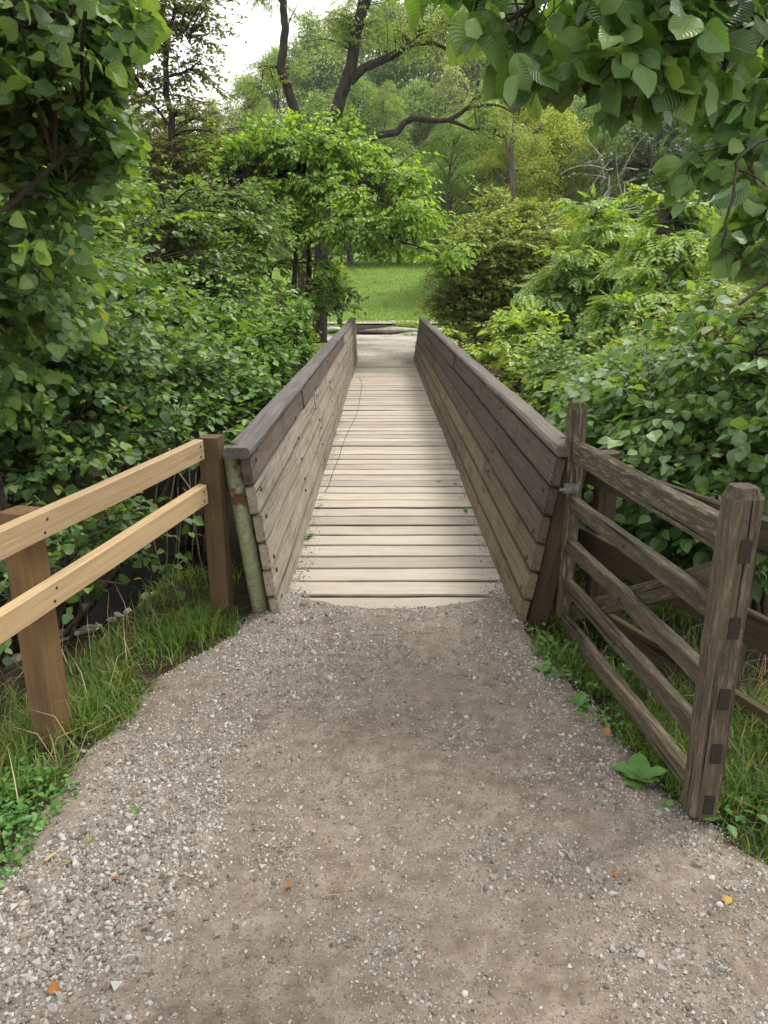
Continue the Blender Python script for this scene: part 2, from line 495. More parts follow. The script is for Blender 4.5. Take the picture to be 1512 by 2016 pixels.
t = NT('woodland_soil')
v = t.coords('Object')
b1, b2 = t.noise(v, 0.6, 5, 0.6), t.noise(v, 9, 6, 0.7)
col = t.ramp(b2, [(0.32, (0.016, 0.011, 0.007)), (0.5, (0.036, 0.026, 0.017)), (0.7, (0.075, 0.056, 0.035))])
col = t.mix(t.remap(b1, 0.45, 0.62, 0, 0.7), col, t.ramp(b2, [(0.35, (0.02, 0.038, 0.01)), (0.65, (0.055, 0.085, 0.022))]))
M['soil'] = t.done(t.principled(col, 0.95, t.bump(b2, 0.8, 0.04), 0.15))

t = NT('meadow_turf')
v = t.coords('Object')
b1, b2 = t.noise(v, 0.35, 5, 0.6), t.noise(v, 7, 5, 0.7)
col = t.ramp(t.math('ADD', t.math('MULTIPLY', b1, 0.5), t.math('MULTIPLY', b2, 0.5)),
             [(0.34, (0.06, 0.115, 0.02)), (0.5, (0.105, 0.185, 0.027)), (0.66, (0.18, 0.25, 0.05))])
M['turf'] = t.done(t.principled(col, 0.9, t.bump(b2, 0.7, 0.05), 0.15))

t = NT('limestone_chip')
gi = t.node('ShaderNodeNewGeometry').outputs['Random Per Island']
n = t.noise(t.coords('Object'), 130, 4, 0.65)
col = t.ramp(gi, [(0.0, (0.125, 0.108, 0.09)), (0.35, (0.235, 0.21, 0.185)), (0.65, (0.34, 0.318, 0.292)), (0.88, (0.45, 0.432, 0.408)), (0.98, (0.54, 0.525, 0.50)), (1, (0.32, 0.235, 0.15))])
col = t.mix(t.remap(n, 0.4, 0.75, 0, 0.35), col, (0.225, 0.19, 0.155))
M['chip'] = t.done(t.principled(col, 0.9, t.bump(n, 0.35, 0.002), 0.2))
t = NT('limestone_stone')
oi = t.node('ShaderNodeObjectInfo').outputs['Random']
n = t.noise(t.coords('Object', rnd=True), 70, 5, 0.65)
col = t.ramp(oi, [(0.0, (0.18, 0.155, 0.13)), (0.4, (0.29, 0.265, 0.24)), (0.75, (0.38, 0.36, 0.335)), (0.97, (0.46, 0.445, 0.42)), (1, (0.33, 0.23, 0.13))])
col = t.mix(t.remap(n, 0.4, 0.72, 0, 0.5), col, (0.28, 0.23, 0.18))
M['stone'] = t.done(t.principled(col, 0.88, t.bump(n, 0.4, 0.003), 0.25))
t = NT('wet_rock')
n = t.noise(t.coords('Object', rnd=True), 9, 5, 0.65)
M['wet'] = t.done(t.principled(t.ramp(n, [(0.3, (0.03, 0.02, 0.014)), (0.7, (0.13, 0.085, 0.06))]), 0.6, t.bump(n, 0.5, 0.02), 0.3))
t = NT('ledge_limestone')
n = t.noise(t.coords('Object'), 3.0, 6, 0.7)
col = t.ramp(n, [(0.34, (0.19, 0.165, 0.13)), (0.6, (0.50, 0.465, 0.40))])
M['ledge'] = t.done(t.principled(col, 0.9, t.bump(n, 0.8, 0.08), 0.2))
t = NT('stream_water')
n = t.noise(t.coords('Object'), 7, 4, 0.6)
M['water'] = t.done(t.principled((0.008, 0.006, 0.004), 0.25, t.bump(n, 0.05, 0.02), 0.008))


# ------------------------------------------------------------------ terrain
def terrain(x, y):
    x, y = np.asarray(x, float), np.asarray(y, float)
    ye = 3.95 - 1.25 * np.clip(-x - 1.15, 0, 3.2) - 1.15 * np.clip(x - 1.45, 0, 3.0)       # edge of the near bank
    ye = ye + 0.35 * (vnoise(x, y, 3, 0.8, 2) - 0.5)
    down = sstep(0, 2.4, y - ye)
    yf = 15.4 + 1.2 * np.sin(x * 0.35) * sstep(1, 6, np.abs(x))
    up = sstep(yf - 3.4, yf, y)
    z = -1.6 * down * (1 - up)
    z = z + 0.10 * (vnoise(x, y, 5, 0.9, 3) - 0.5) * (sstep(0.95, 1.6, np.abs(x)) + 0) * sstep(3, 5, np.abs(x) + 1.5)
    led = sstep(23.9, 24.25, y + 0.25 * np.sin(x * 1.1)) * 0.27
    z = z + led
    z = z + 1.75 * sstep(26.5, 46, y) * 1.15
    hillk = 0.112 - 0.02 * np.exp(-((x + 12) / 16) ** 2)
    z = z + np.clip(y - 44, 0, 400) * hillk + 0.7 * (vnoise(x, y, 9, 0.07, 3) - 0.5) * sstep(40, 60, y)
    z = z - 0.35 * sstep(18, 22, y) * sstep(1.6, 5, np.abs(x - 0.2)) * (1 - sstep(23, 25, y))
    z = z - 0.015 * sstep(0.9, 1.1, np.abs(x)) * (y < 4)
    z = z - 0.11 * sstep(0.72, 0.95, x) * sstep(2.1, 3.3, y) * (1 - sstep(4, 6, y))
    z = z - 0.10 * sstep(1.12, 1.5, -x) * (y < 6)
    return z


def path_lim(y):
    """left and right edge of the near path at distance y"""
    yy = np.asarray(y, float)
    L = np.interp(yy, [-3, 0.5, 1.4, 1.82, 2.22, 2.92, 3.36, 3.6], [-1.6, -1.35, -1.12, -1.05, -1.02, -0.90, -0.64, -0.56])
    R = np.interp(yy, [-3, 0.5, 1.4, 1.78, 1.95, 2.2, 2.63, 3.4, 3.6], [1.7, 1.45, 1.22, 1.08, 0.98, 0.86, 0.78, 0.62, 0.66])
    n = (vnoise(yy, yy * 0.3, 21, 9, 3) - 0.5) * 0.07
    m = (vnoise(yy, yy * 0.3, 31, 9, 3) - 0.5) * 0.07
    return L + n, R + m


def grid_mesh(name, xs, ys, zf, mat, uvfree=True):
    X, Y = np.meshgrid(xs, ys)
    Z = zf(X, Y)
    V = np.stack([X, Y, Z], -1).reshape(-1, 3)
    nx, ny = len(xs), len(ys)
    i = np.arange(ny - 1)[:, None] * nx + np.arange(nx - 1)[None, :]
    F = np.stack([i, i + 1, i + nx + 1, i + nx], -1).reshape(-1, 4)
    return mesh_np(name, V, F, mat, smooth=True)


def spaced(*segs):
    out = []
    for a, b, s in segs: out.append(np.arange(a, b, s))
    out.append([segs[-1][1]])
    return np.concatenate(out)


gx = spaced((-200, -60, 20), (-60, -12, 2.4), (-12, -4, 0.4), (-4, 4, 0.12), (4, 12, 0.4), (12, 60, 2.4), (60, 200, 20))
gy = spaced((-40, -4, 4), (-4, 0, 0.4), (0, 6, 0.12), (6, 30, 0.3), (30, 70, 1.2), (70, 200, 5), (200, 260, 30))
ground_me = grid_mesh('ground', gx, gy, lambda X, Y: terrain(X, Y) - 0.02, M['soil'])
ground_me.materials.append(M['turf'])
cen = np.zeros(len(ground_me.polygons) * 3)
ground_me.polygons.foreach_get('center', cen)
cen = cen.reshape(-1, 3)
turf = ((cen[:, 1] > 25.3) | ((np.abs(cen[:, 0]) > 1.0) & (np.abs(cen[:, 0]) < 1.9) & (cen[:, 1] > 17) & (cen[:, 1] < 26)))
turf &= cen[:, 1] < 62
ground_me.polygons.foreach_set('material_index', turf.astype(np.int32))
ground = tag(obj('ground', ground_me), 'dark woodland soil and turf of the banks and hillside', None, None, 'structure')


def path_z(x, y):
    b = 0.012 * (vnoise(x, y, 11, 3, 3) - 0.5) + 0.008 * (vnoise(x, y, 12, 14, 2) - 0.5)
    L, R = path_lim(y)
    e = np.minimum(x - L, R - x)
    return b + 0.004 + np.clip(e, -0.2, 0.05) * 0.25 - 0.012


def path_top(x, y):
    sh = 0.17 * np.clip(np.abs(x - 0.08) / 0.52, 0, 1.1) ** 3 + 0.09 * (vnoise(x, y, 17, 6, 3) - 0.5)
    return path_z(x, y) + 0.004 + 0.016 * sstep(3.3, 3.5, y) - 0.045 * sstep(3.50, 3.70, y - sh)


def near_path():
    ys = np.arange(-3, 3.86, 0.03)
    us = np.linspace(0, 1, 61)
    V = []
    for k, y in enumerate(ys):
        L, R = path_lim(min(y, 3.6))
        x = L - 0.06 + us * (R - L + 0.12)
        V.append(np.stack([x, np.full_like(x, y), np.zeros_like(x)], -1))
    V = np.concatenate(V)
    # the last rows end in a ragged tongue of dirt on the first plank
    nx, ny = 61, len(ys)
    xx = V[:, 0]
    end = 3.80 + 0.0 * xx
    V[:, 1] = np.where(V[:, 1] > 3.3, 3.3 + (V[:, 1] - 3.3) / (3.86 - 3.3) * (end - 3.3), V[:, 1])
    V[:, 2] = path_top(V[:, 0], V[:, 1])
    i = np.arange(ny - 1)[:, None] * nx + np.arange(nx - 1)[None, :]
    F = np.stack([i, i + 1, i + nx + 1, i + nx], -1).reshape(-1, 4)
    return mesh_np('path', V, F, M['earth'], smooth=True)


path = tag(obj('path', near_path()), 'brown trodden gravel path leading to the bridge', None, None, 'structure')


def far_path():
    ys = np.arange(15.9, 23.95, 0.15)
    us = np.linspace(-1, 1, 25)
    Y, U = np.meshgrid(ys, us, indexing='ij')
    half = np.interp(Y, [15.9, 17, 20, 24], [0.66, 0.8, 1.15, 2.3]) + 0.2 * (vnoise(Y, U * 0, 41, 1.5, 2) - 0.5)
    X = 0.1 + U * half
    Z = terrain(X, Y) - 0.02 + 0.045 * sstep(15.95, 16.6, Y + 0.25 * (vnoise(X, Y, 43, 2.5, 2) - 0.5)) + 0.012 * vnoise(X, Y, 42, 6, 2)
    V = np.stack([X, Y, Z], -1).reshape(-1, 3)
    nx, ny = len(us), len(ys)
    i = np.arange(ny - 1)[:, None] * nx + np.arange(nx - 1)[None, :]
    return mesh_np('far_path', V, np.stack([i, i + 1, i + nx + 1, i + nx], -1).reshape(-1, 4), M['fargravel'], smooth=True)


tag(obj('far_path', far_path()), 'pale gravel path beyond the far end of the bridge', None, None, 'structure')


def upper_path():
    xs = np.arange(-14, 12, 0.3)
    vs_ = np.linspace(0, 1, 8)
    X, W = np.meshgrid(xs, vs_, indexing='ij')
    Y = 25.0 + 0.25 * np.sin(X * 0.7) + W * (1.5 + 0.4 * np.sin(X * 0.9 + 1)) - 0.25 * np.sin(X * 1.1)
    Z = terrain(X, Y) + 0.03
    V = np.stack([X, Y, Z], -1).reshape(-1, 3)
    nx, ny = len(vs_), len(xs)
    i = np.arange(ny - 1)[:, None] * nx + np.arange(nx - 1)[None, :]
    return mesh_np('upper_path', V, np.stack([i, i + 1, i + nx + 1, i + nx], -1).reshape(-1, 4), M['fargravel'], smooth=True)


tag(obj('upper_path', upper_path()), 'pale sandy track crossing behind the rock ledge', None, None, 'structure')
wm = grid_mesh('stream', np.linspace(-30, 30, 40), np.linspace(3.6, 14.6, 16), lambda X, Y: X * 0 - 1.38, M['water'])
tag(obj('stream', wm), 'dark brown stream water under the bridge', None, None, 'structure')


# ------------------------------------------------------------------ timber
def beam(name, p0, p1, w, h, mat, parent=None, up=(0, 0, 1), bev=0.006, segs=4, jit=0.002, org=(0, 0, 0), taper=1.0, rs=None):
    """bevelled, slightly uneven timber from p0 to p1; w across, h along up; local X runs along it"""
    rs = rs or rng
    p0, p1 = np.array(p0, float), np.array(p1, float)
    L = np.linalg.norm(p1 - p0)
    X = (p1 - p0) / L
    Z = np.array(up, float)
    Z = Z - X * (Z @ X)
    Z /= np.linalg.norm(Z)
    Yv = np.cross(Z, X)
    a, b = w / 2, h / 2
    ring = np.array([(-a + bev, -b), (a - bev, -b), (a, -b + bev), (a, b - bev), (a - bev, b), (-a + bev, b), (-a, b - bev), (-a, -b + bev)])
    V, F = [], []
    for k in range(segs + 1):
        s = k / segs
        sc = 1 + (taper - 1) * s
        o = rs.normal(0, jit, 2)
        for q in ring:
            V.append((s * L, q[0] * sc + o[0] + rs.normal(0, jit * 0.5), q[1] * sc + o[1] + rs.normal(0, jit * 0.5)))
    for k in range(segs):
        for j in range(8):
            F.append((k * 8 + j, (k + 1) * 8 + j, (k + 1) * 8 + (j + 1) % 8, k * 8 + (j + 1) % 8))
    F = [f[::-1] for f in F]
    F.append(tuple(range(8))[::-1])
    F.append(tuple(range(segs * 8, segs * 8 + 8)))
    me = mesh_py(name, V, F, mat)
    o = np.array(org, float)
    m4 = Matrix(((X[0], Yv[0], Z[0], p0[0] - o[0]), (X[1], Yv[1], Z[1], p0[1] - o[1]), (X[2], Yv[2], Z[2], p0[2] - o[2]), (0, 0, 0, 1)))
    return obj(name, me, parent, mat4=m4)


def lathe(name, prof, mat, parent=None, sides=10, m4=None, smooth=True):
    V, F = [], []
    for r, z in prof:
        for j in range(sides):
            a = 2 * PI * j / sides
            V.append((r * math.cos(a), r * math.sin(a), z))
    for k in range(len(prof) - 1):
        for j in range(sides):
            F.append((k * sides + j, k * sides + (j + 1) % sides, (k + 1) * sides + (j + 1) % sides, (k + 1) * sides + j))
    F.append(tuple(range(sides))[::-1])
    F.append(tuple(range((len(prof) - 1) * sides, len(prof) * sides)))
    return obj(name, mesh_py(name, V, F, mat, smooth), parent, mat4=m4)


class Tubes:
    def __init__(self): self.V, self.F, self.n = [], [], 0

    def add(self, pts, rad, sides=5):
        pts = np.asarray(pts, float)
        n = len(pts)
        rad = np.asarray(rad, float) if np.ndim(rad) else np.full(n, float(rad))
        T = np.gradient(pts, axis=0)
        T /= np.linalg.norm(T, axis=1, keepdims=True) + 1e-9
        ref = np.array([0.31, 0.17, 0.93]) if abs(T[:, 2]).mean() < 0.8 else np.array([0.95, 0.2, 0.1])
        A = np.cross(T, ref)
        A /= np.linalg.norm(A, axis=1, keepdims=True) + 1e-9
        B = np.cross(T, A)
        an = np.arange(sides) * 2 * PI / sides
        R = pts[:, None, :] + rad[:, None, None] * (np.cos(an)[None, :, None] * A[:, None, :] + np.sin(an)[None, :, None] * B[:, None, :])
        i = np.arange(n - 1)[:, None] * sides + np.arange(sides)[None, :]
        j = np.arange(n - 1)[:, None] * sides + (np.arange(sides)[None, :] + 1) % sides
        self.V.append(R.reshape(-1, 3))
        self.F.append(np.stack([i, j, j + sides, i + sides], -1).reshape(-1, 4) + self.n)
        self.n += n * sides

    def add_many(self, P, R, sides=3):
        """P (m,n,3) polylines of equal length, R (m,n) radii"""
        P, R = np.asarray(P, float), np.asarray(R, float)
        m, n = R.shape
        T = np.gradient(P, axis=1)
        T /= np.linalg.norm(T, axis=2, keepdims=True) + 1e-9
        ref = np.where(np.abs(T[:, :, 2:3]).mean(1, keepdims=True) < 0.8, np.array([0.31, 0.17, 0.93]), np.array([0.95, 0.2, 0.1]))
        A = np.cross(T, np.broadcast_to(ref, T.shape))
        A /= np.linalg.norm(A, axis=2, keepdims=True) + 1e-9
        B = np.cross(T, A)
        an = np.arange(sides) * 2 * PI / sides
        V = P[:, :, None, :] + R[:, :, None, None] * (np.cos(an)[:, None] * A[:, :, None, :] + np.sin(an)[:, None] * B[:, :, None, :])
        i = np.arange(n - 1)[:, None] * sides + np.arange(sides)[None, :]
        j = np.arange(n - 1)[:, None] * sides + (np.arange(sides)[None, :] + 1) % sides
        F = np.stack([i, j, j + sides, i + sides], -1).reshape(-1, 4)
        self.V.append(V.reshape(-1, 3))
        self.F.append((F[None] + (np.arange(m) * n * sides)[:, None, None]).reshape(-1, 4) + self.n)
        self.n += m * n * sides

    def build(self, name, mat, parent=None, org=(0, 0, 0)):
        V = np.concatenate(self.V) - np.array(org)
        return obj(name, mesh_np(name, V, np.concatenate(self.F), mat, smooth=True), parent)


# ------------------------------------------------------------------ the footbridge
Y0, Y1, XC = 3.50, 16.15, 0.085
bridge = tag(empty('footbridge', (XC, Y0, 0)), 'long narrow timber footbridge with solid boarded parapets over the stream', 'footbridge')
BO = (XC, Y0, 0)
y, k = 3.575, 0
while y < Y1 - 0.1:
    w = 0.187 + rng.uniform(-0.008, 0.010)
    gap = 0.016 + rng.uniform(-0.005, 0.006)
    tw = rng.normal(0, 0.003)
    z = -0.030 + rng.normal(0, 0.0022)
    beam('deck_plank', (XC - 0.60, y + w / 2 + tw, z + rng.normal(0, 0.0015)), (XC + 0.60, y + w / 2 - tw, z + rng.normal(0, 0.0015)),
         w, 0.06, M['deck'], bridge, bev=0.008, segs=6, jit=0.0009, org=BO)
    y += w + gap
    k += 1
for sx in (-0.42, 0.0, 0.42):
    beam('bearer', (XC + sx, 3.7, -0.19), (XC + sx, 16.2, -0.19), 0.12, 0.25, M['end'], bridge, segs=2, org=BO)

LEAN = {-1: lambda y: np.interp(y, [3.5, 16], [0.115, 0.035]), 1: lambda y: np.interp(y, [3.5, 16], [0.150, 0.125])}
HB, NB = 0.142, 6


def para(side, y, z, off=0.0):
    """inner-face point of a parapet at height z, off = outward offset"""
    base = XC + side * 0.585
    x = base + side * (LEAN[side](y) * (z + 0.03) / 0.9 + off)
    return np.array([x, y, z])


def bolt(parent_name, p, side, r=0.011):
    m = Matrix.Translation(Vector(p - np.array(BO))) @ Matrix.Rotation(-side * PI / 2, 4, 'Y')
    return lathe('bolt', [(r * 1.25, 0), (r * 1.2, 0.004), (r, 0.007), (r * 0.3, 0.009)], M['iron'], bridge, 8, m)


for side in (-1, 1):
    yA = 3.50 if side < 0 else 3.47
    for row in range(NB):
        zc = -0.035 + HB * (row + 0.5)
        if row == 0:
            joints = [yA, 6.4, 9.8, 13.1, Y1 + 0.35]
        else:
            st = {0: 1.35, 1: 2.9, 2: 2.1}[row % 3] + 0.3 * rng.uniform(-1, 1)
            joints = [yA + rng.uniform(-0.012, 0.012)]
            joints += [j for j in np.arange(yA + st, Y1 - 0.8, 3.0)] + [Y1 + 0.35 + rng.uniform(-0.02, 0.02)]
        if side < 0: joints = sorted([j for j in joints if not (12.6 < j < 14.0)] + [13.3])
        for a, b in zip(joints[:-1], joints[1:]):
            thick = 0.045
            g = 0.004
            out = thick / 2 + rng.normal(0, 0.003) - (0.006 if row == 0 else 0)
            p0, p1 = para(side, a + g, zc, out), para(side, b - g, zc, out)
            # near boards lean more than far ones; up follows the lean
            up = para(side, (a + b) / 2, 1) - para(side, (a + b) / 2, 0)
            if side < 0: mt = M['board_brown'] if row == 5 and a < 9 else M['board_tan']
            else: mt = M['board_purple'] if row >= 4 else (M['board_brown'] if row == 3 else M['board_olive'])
            beam('parapet_board', p0, p1, thick, HB - 0.008, mt, bridge, up=up, bev=0.005, segs=5, jit=0.0016, org=BO)
    # cap rail in lengths
    ztop = -0.035 + HB * NB
    cj = [yA - 0.06, 6.9, 10.2, 13.3, Y1 + 0.4] if side < 0 else [yA + 0.02, 5.3, 8.7, 12.3, Y1 + 0.4]
    for a, b in zip(cj[:-1], cj[1:]):
        o_ = 0.052 if side < 0 else 0.05
        beam('cap_rail', para(side, a + 0.003, ztop + 0.025, o_), para(side, b - 0.003, ztop + 0.025, o_), 0.125 if side < 0 else 0.115, 0.05,
             M['cap'] if side < 0 else M['cap_worn'], bridge, bev=0.014, segs=6, jit=0.0016, org=BO)
    # bolts where the boards meet the stanchions
    for ys_ in np.arange(yA + 0.10, Y1, 1.55):
        for row in range(NB):
            for dz in (0.035,):
                p = para(side, ys_ + rng.normal(0, 0.012), -0.035 + HB * (row + 0.5) + dz * rng.choice([-1, 1]), -0.002)
                if ys_ < 9: bolt('b', p, side, 0.010)
    # stanchions outside the boards
    for ys_ in np.arange(yA + 0.07, Y1 + 0.2, 1.55):
        first = ys_ < yA + 0.2
        if side > 0 and first: continue
        p0, p1 = para(side, ys_, -0.35, 0.105), para(side, ys_, ztop, 0.105)
        d = Vector(p1 - p0)
        m = Matrix.Translation(Vector(p0 - np.array(BO))) @ d.to_track_quat('Z', 'Y').to_matrix().to_4x4()
        lathe('stanchion', [(0.042, 0), (0.042, d.length * 0.5), (0.042, d.length - 0.004)], M['steel'], bridge, 14, m)
# right end: a solid leaning timber closing the boards
p0, p1 = para(1, 3.555, -0.15, 0.105), para(1, 3.555, ztop - 0.004, 0.105)
beam('end_post', p0, p1, 0.115, 0.10, M['end'], bridge, up=(0, 1, 0), bev=0.008, segs=4, jit=0.002, org=BO)
# square of iron on the left cap rail
m = Matrix.Translation(Vector(para(-1, 3.53, ztop + 0.05, 0.075) - np.array(BO)))
lathe('bolt', [(0.020, 0), (0.019, 0.005), (0.012, 0.010), (0.003, 0.012)], M['iron'], bridge, 12, m)
hk = Tubes()
c = para(-1, 3.56, ztop + 0.012, -0.018)
hk.add([c + np.array([-0.004, -0.03, 0]), c + np.array([0.012, -0.015, 0.008]), c + np.array([0.016, 0.005, 0.006]), c + np.array([-0.004, 0.03, 0.0])], 0.004, 6)
hk.build('hook', M['iron'], bridge, BO)

# ------------------------------------------------------------------ new timber fence, left
FO = (-1.215, 2.50, 0)
fence = tag(empty('new_post_and_rail_fence', FO), 'fresh yellow softwood post and rail fence beside the left parapet', 'fence')
beam('post', (-1.222, 2.515, -0.35), (-1.235, 2.52, 0.850), 0.098, 0.098, M['fresh_post'], fence, up=(0.32, 0.95, 0), bev=0.004, segs=3, jit=0.0012, org=FO)
beam('post', (-0.790, 3.535, -0.35), (-0.795, 3.535, 0.905), 0.092, 0.092, M['brown_post'], fence, up=(0.10, 0.99, 0), bev=0.004, segs=3, jit=0.0012, org=FO)
A, B = np.array([-0.835, 3.475, 0]), np.array([-1.19, 2.38, 0])
D = (B - A) / np.linalg.norm(B - A)
for za, zb in ((0.856, 0.802), (0.645, 0.546)):
    s = (zb - za) / np.linalg.norm(B - A)
    beam('rail', A + [0, 0, za], A + D * 3.0 + [0, 0, za + s * 3.0], 0.045, 0.094, M['fresh'], fence, bev=0.004, segs=8, jit=0.0012, org=FO)
    rail_ = fence.children[-1]
    for sx_, dz_ in ((0.03, 0.022), (0.034, -0.024), (1.03, 0.02), (1.05, -0.022)):
        lathe('screw', [(0.0062, 0), (0.006, 0.0012), (0.003, 0.0018)], M['iron'], rail_, 8, Matrix.Translation((sx_, 0.0222, dz_)) @ Matrix.Rotation(-PI / 2, 4, 'X'))

# ------------------------------------------------------------------ five-bar gate, right
GN, GF = np.array([0.992, 2.035, 0]), np.array([0.905, 3.53, 0])
gate = tag(empty('wooden_gate', GN), 'weathered dark oak five bar gate standing open at right of the path', 'gate')
gd = (GF - GN) / np.linalg.norm(GF - GN)
gs = np.array([gd[1], -gd[0], 0])                       # to the right, away from the path


def stile(p, w, d, z0, z1, mt, lean=0.0):
    """rounded stile with a chamfered head"""
    o = beam('stile', p + [0, 0, z0], p + [0, lean, z1 - 0.03], w, d, mt, gate, up=gd, bev=0.012, segs=7, jit=0.0016, org=GN)
    beam('stile_head', p + [0, lean, z1 - 0.034], p + [0, lean, z1], w * 0.985, d * 0.985, mt, gate, up=gd, bev=0.016, segs=1, jit=0.0, org=GN, taper=0.74)
    return o


ns = stile(GN, 0.088, 0.090, 0.02, 1.062, M['gate'])
fs = stile(GF, 0.075, 0.085, 0.0, 1.065, M['gate_lichen'])
zn = [0.898, 0.668, 0.440, 0.258, 0.078]
zf = [0.840, 0.588, 0.382, 0.180, -0.012]
for i in range(5):
    hh = 0.098 if i == 0 else 0.068
    mt = M['gate_lichen'] if i == 0 else M['gate']
    beam('bar', GN + gd * 0.047 + [0, 0, zn[i]], GF - gd * 0.042 + [0, 0, zf[i]], 0.042 if i else 0.05, hh, mt, gate, bev=0.005, segs=6, jit=0.0018, org=GN,
         taper=1.0)
    c = GN - gd * 0.0505 + gs * 0.004 + np.array([0, 0, zn[i] - 0.012])
    beam('tenon', c, c + gd * 0.006, 0.032, 0.066, M['tenon'], gate, bev=0.002, segs=1, jit=0.0, org=GN)
    for q in (0.5,):
        if i in (1, 2, 3):
            pb = GN * (1 - q) + GF * q + np.array([0, 0, zn[i] * (1 - q) + zf[i] * q]) - gs * 0.023
            m = Matrix.Translation(Vector(pb - GN)) @ Matrix.Rotation(-PI / 2, 4, 'Y')
            lathe('bolt', [(0.010, 0), (0.009, 0.004), (0.004, 0.006)], M['iron'], gate, 8, m)
beam('brace', GN + gd * 0.05 + gs * 0.044 + [0, 0, 0.80], GF - gd * 0.05 + gs * 0.044 + [0, 0, 0.03], 0.03, 0.082, M['gate'], gate, bev=0.004, segs=4, jit=0.0016, org=GN)
# latch iron on the far stile
lt = GF - gd * 0.046 - gs * 0.010 + np.array([0, 0, 0.665])
beam('latch', lt - gs * 0.045, lt + gs * 0.03, 0.012, 0.05, M['galv'], gate, bev=0.003, segs=2, jit=0.0006, org=GN)
beam('latch_tongue', lt - gs * 0.065 + [0, 0, -0.005], lt - gs * 0.03 + [0, 0, -0.005], 0.018, 0.018, M['galv'], gate, bev=0.004, segs=1, jit=0, org=GN)
beam('latch_pin', GF - gs * 0.075 + [0, 0, 0.90], GF - gs * 0.03 + [0, 0, 0.90], 0.010, 0.010, M['galv'], gate, bev=0.002, segs=1, jit=0, org=GN)

# ------------------------------------------------------------------ old rail fence behind the gate
RO = np.array([1.02, 3.72, 0])
rf = tag(empty('old_board_fence', RO), 'old brown three board fence behind the open gate', 'fence')
RA, RB = np.array([1.00, 3.74, 0]), np.array([1.82, 1.62, 0])
RD = (RB - RA) / np.linalg.norm(RB - RA)
rs_ = np.array([-RD[1], RD[0], 0])
for zt in (0.705, 0.335, -0.02):
    beam('rail', RA + [0, 0, zt], RA + RD * 2.6 + [0, 0, zt - 0.01], 0.032, 0.135, M['rail_old'], rf, bev=0.004, segs=7, jit=0.003, org=RO)
for s, mt in ((0.10, 'rail_old'), (0.98, 'gate_lichen'), (2.3, 'rail_old')):
    p = RA + RD * s + rs_ * 0.075
    zg = float(terrain(p[0], p[1]))
    beam('post', p + [0, 0, zg - 0.3], p + [0, 0, 0.80], 0.11, 0.10, M[mt], rf, up=RD, bev=0.028, segs=5, jit=0.004, org=RO)

# ------------------------------------------------------------------ stones
def hull_chip(r):
    """angular chip: irregular three to six sided frustum"""
    k = int(r.choice([3, 4, 4, 5, 5, 6]))
    an = np.sort((np.arange(k) + r.uniform(-0.38, 0.38, k)) / k * 2 * PI)
    r0, r1 = r.uniform(0.65, 1.15, k), r.uniform(0.35, 0.95, k)
    sq, h = r.uniform(0.5, 0.95), r.uniform(0.28, 0.55)
    sh = r.normal(0, 0.16, 2)
    lo = np.stack([np.cos(an) * r0, np.sin(an) * r0 * sq, -h + r.normal(0, 0.1, k)], -1)
    hi = np.stack([np.cos(an + 0.2) * r0 * r1 + sh[0], np.sin(an + 0.2) * r0 * r1 * sq + sh[1], h + r.normal(0, 0.16, k)], -1)
    F = []
    for j in range(k):
        q = (j + 1) % k
        F += [(j, q, k + q), (j, k + q, k + j)]
    F += [(k, k + j, k + j + 1) for j in range(1, k - 1)]
    return np.concatenate([lo, hi]), np.array(F)


chips = [hull_chip(rng) for _ in range(48)]


def rotz_tilt(n, tilt=0.5):
    a = rng.uniform(0, 2 * PI, n)
    tx, ty = rng.normal(0, tilt, n), rng.normal(0, tilt, n)
    ca, sa = np.cos(a), np.sin(a)
    Rz = np.zeros((n, 3, 3)); Rz[:, 0, 0] = ca; Rz[:, 0, 1] = -sa; Rz[:, 1, 0] = sa; Rz[:, 1, 1] = ca; Rz[:, 2, 2] = 1
    Rx = np.zeros((n, 3, 3)); Rx[:, 0, 0] = 1; Rx[:, 1, 1] = np.cos(tx); Rx[:, 1, 2] = -np.sin(tx); Rx[:, 2, 1] = np.sin(tx); Rx[:, 2, 2] = np.cos(tx)
    Ry = np.zeros((n, 3, 3)); Ry[:, 1, 1] = 1; Ry[:, 0, 0] = np.cos(ty); Ry[:, 0, 2] = np.sin(ty); Ry[:, 2, 0] = -np.sin(ty); Ry[:, 2, 2] = np.cos(ty)
    return Rz @ Rx @ Ry


def gravel_density(x, y):
    L, R = path_lim(np.clip(y, 0.8, 3.6))
    xl = -0.86 + 0.27 * (y - 1.5)
    left = 1.25 * np.exp(-((x - xl) / 0.24) ** 2)
    left *= 0.35 + 1.3 * sstep(0.36, 0.6, vnoise(x, y, 51, 2.6, 3))
    right = 1.0 * np.exp(-((x - (R - 0.07)) / 0.11) ** 2) * (0.3 + 1.2 * sstep(0.4, 0.6, vnoise(x, y, 52, 3.5, 3)))
    low = 0.8 * np.exp(-((x - 0.62) / 0.22) ** 2) * sstep(2.2, 1.4, y) * sstep(0.42, 0.62, vnoise(x, y, 53, 3, 3))
    low2 = 0.75 * sstep(0.52, 0.66, vnoise(x, y, 57, 3.3, 3)) * sstep(3.4, 1.8, y)
    front = 0.9 * sstep(2.95, 3.25, y) * sstep(0.45, 0.62, vnoise(x, y, 54, 4, 3))
    base = (1 - 0.55 * np.exp(-((x - 0.12) / 0.3) ** 2)) * 0.26 + 0.36 * sstep(0.4, 0.7, vnoise(x, y, 55, 5, 3)) * sstep(0.25, 0.55, vnoise(x, y, 58, 1.6, 2))
    return np.clip(left + right + low + low2 + front + base, 0, 1.3), np.clip(left, 0, 1)


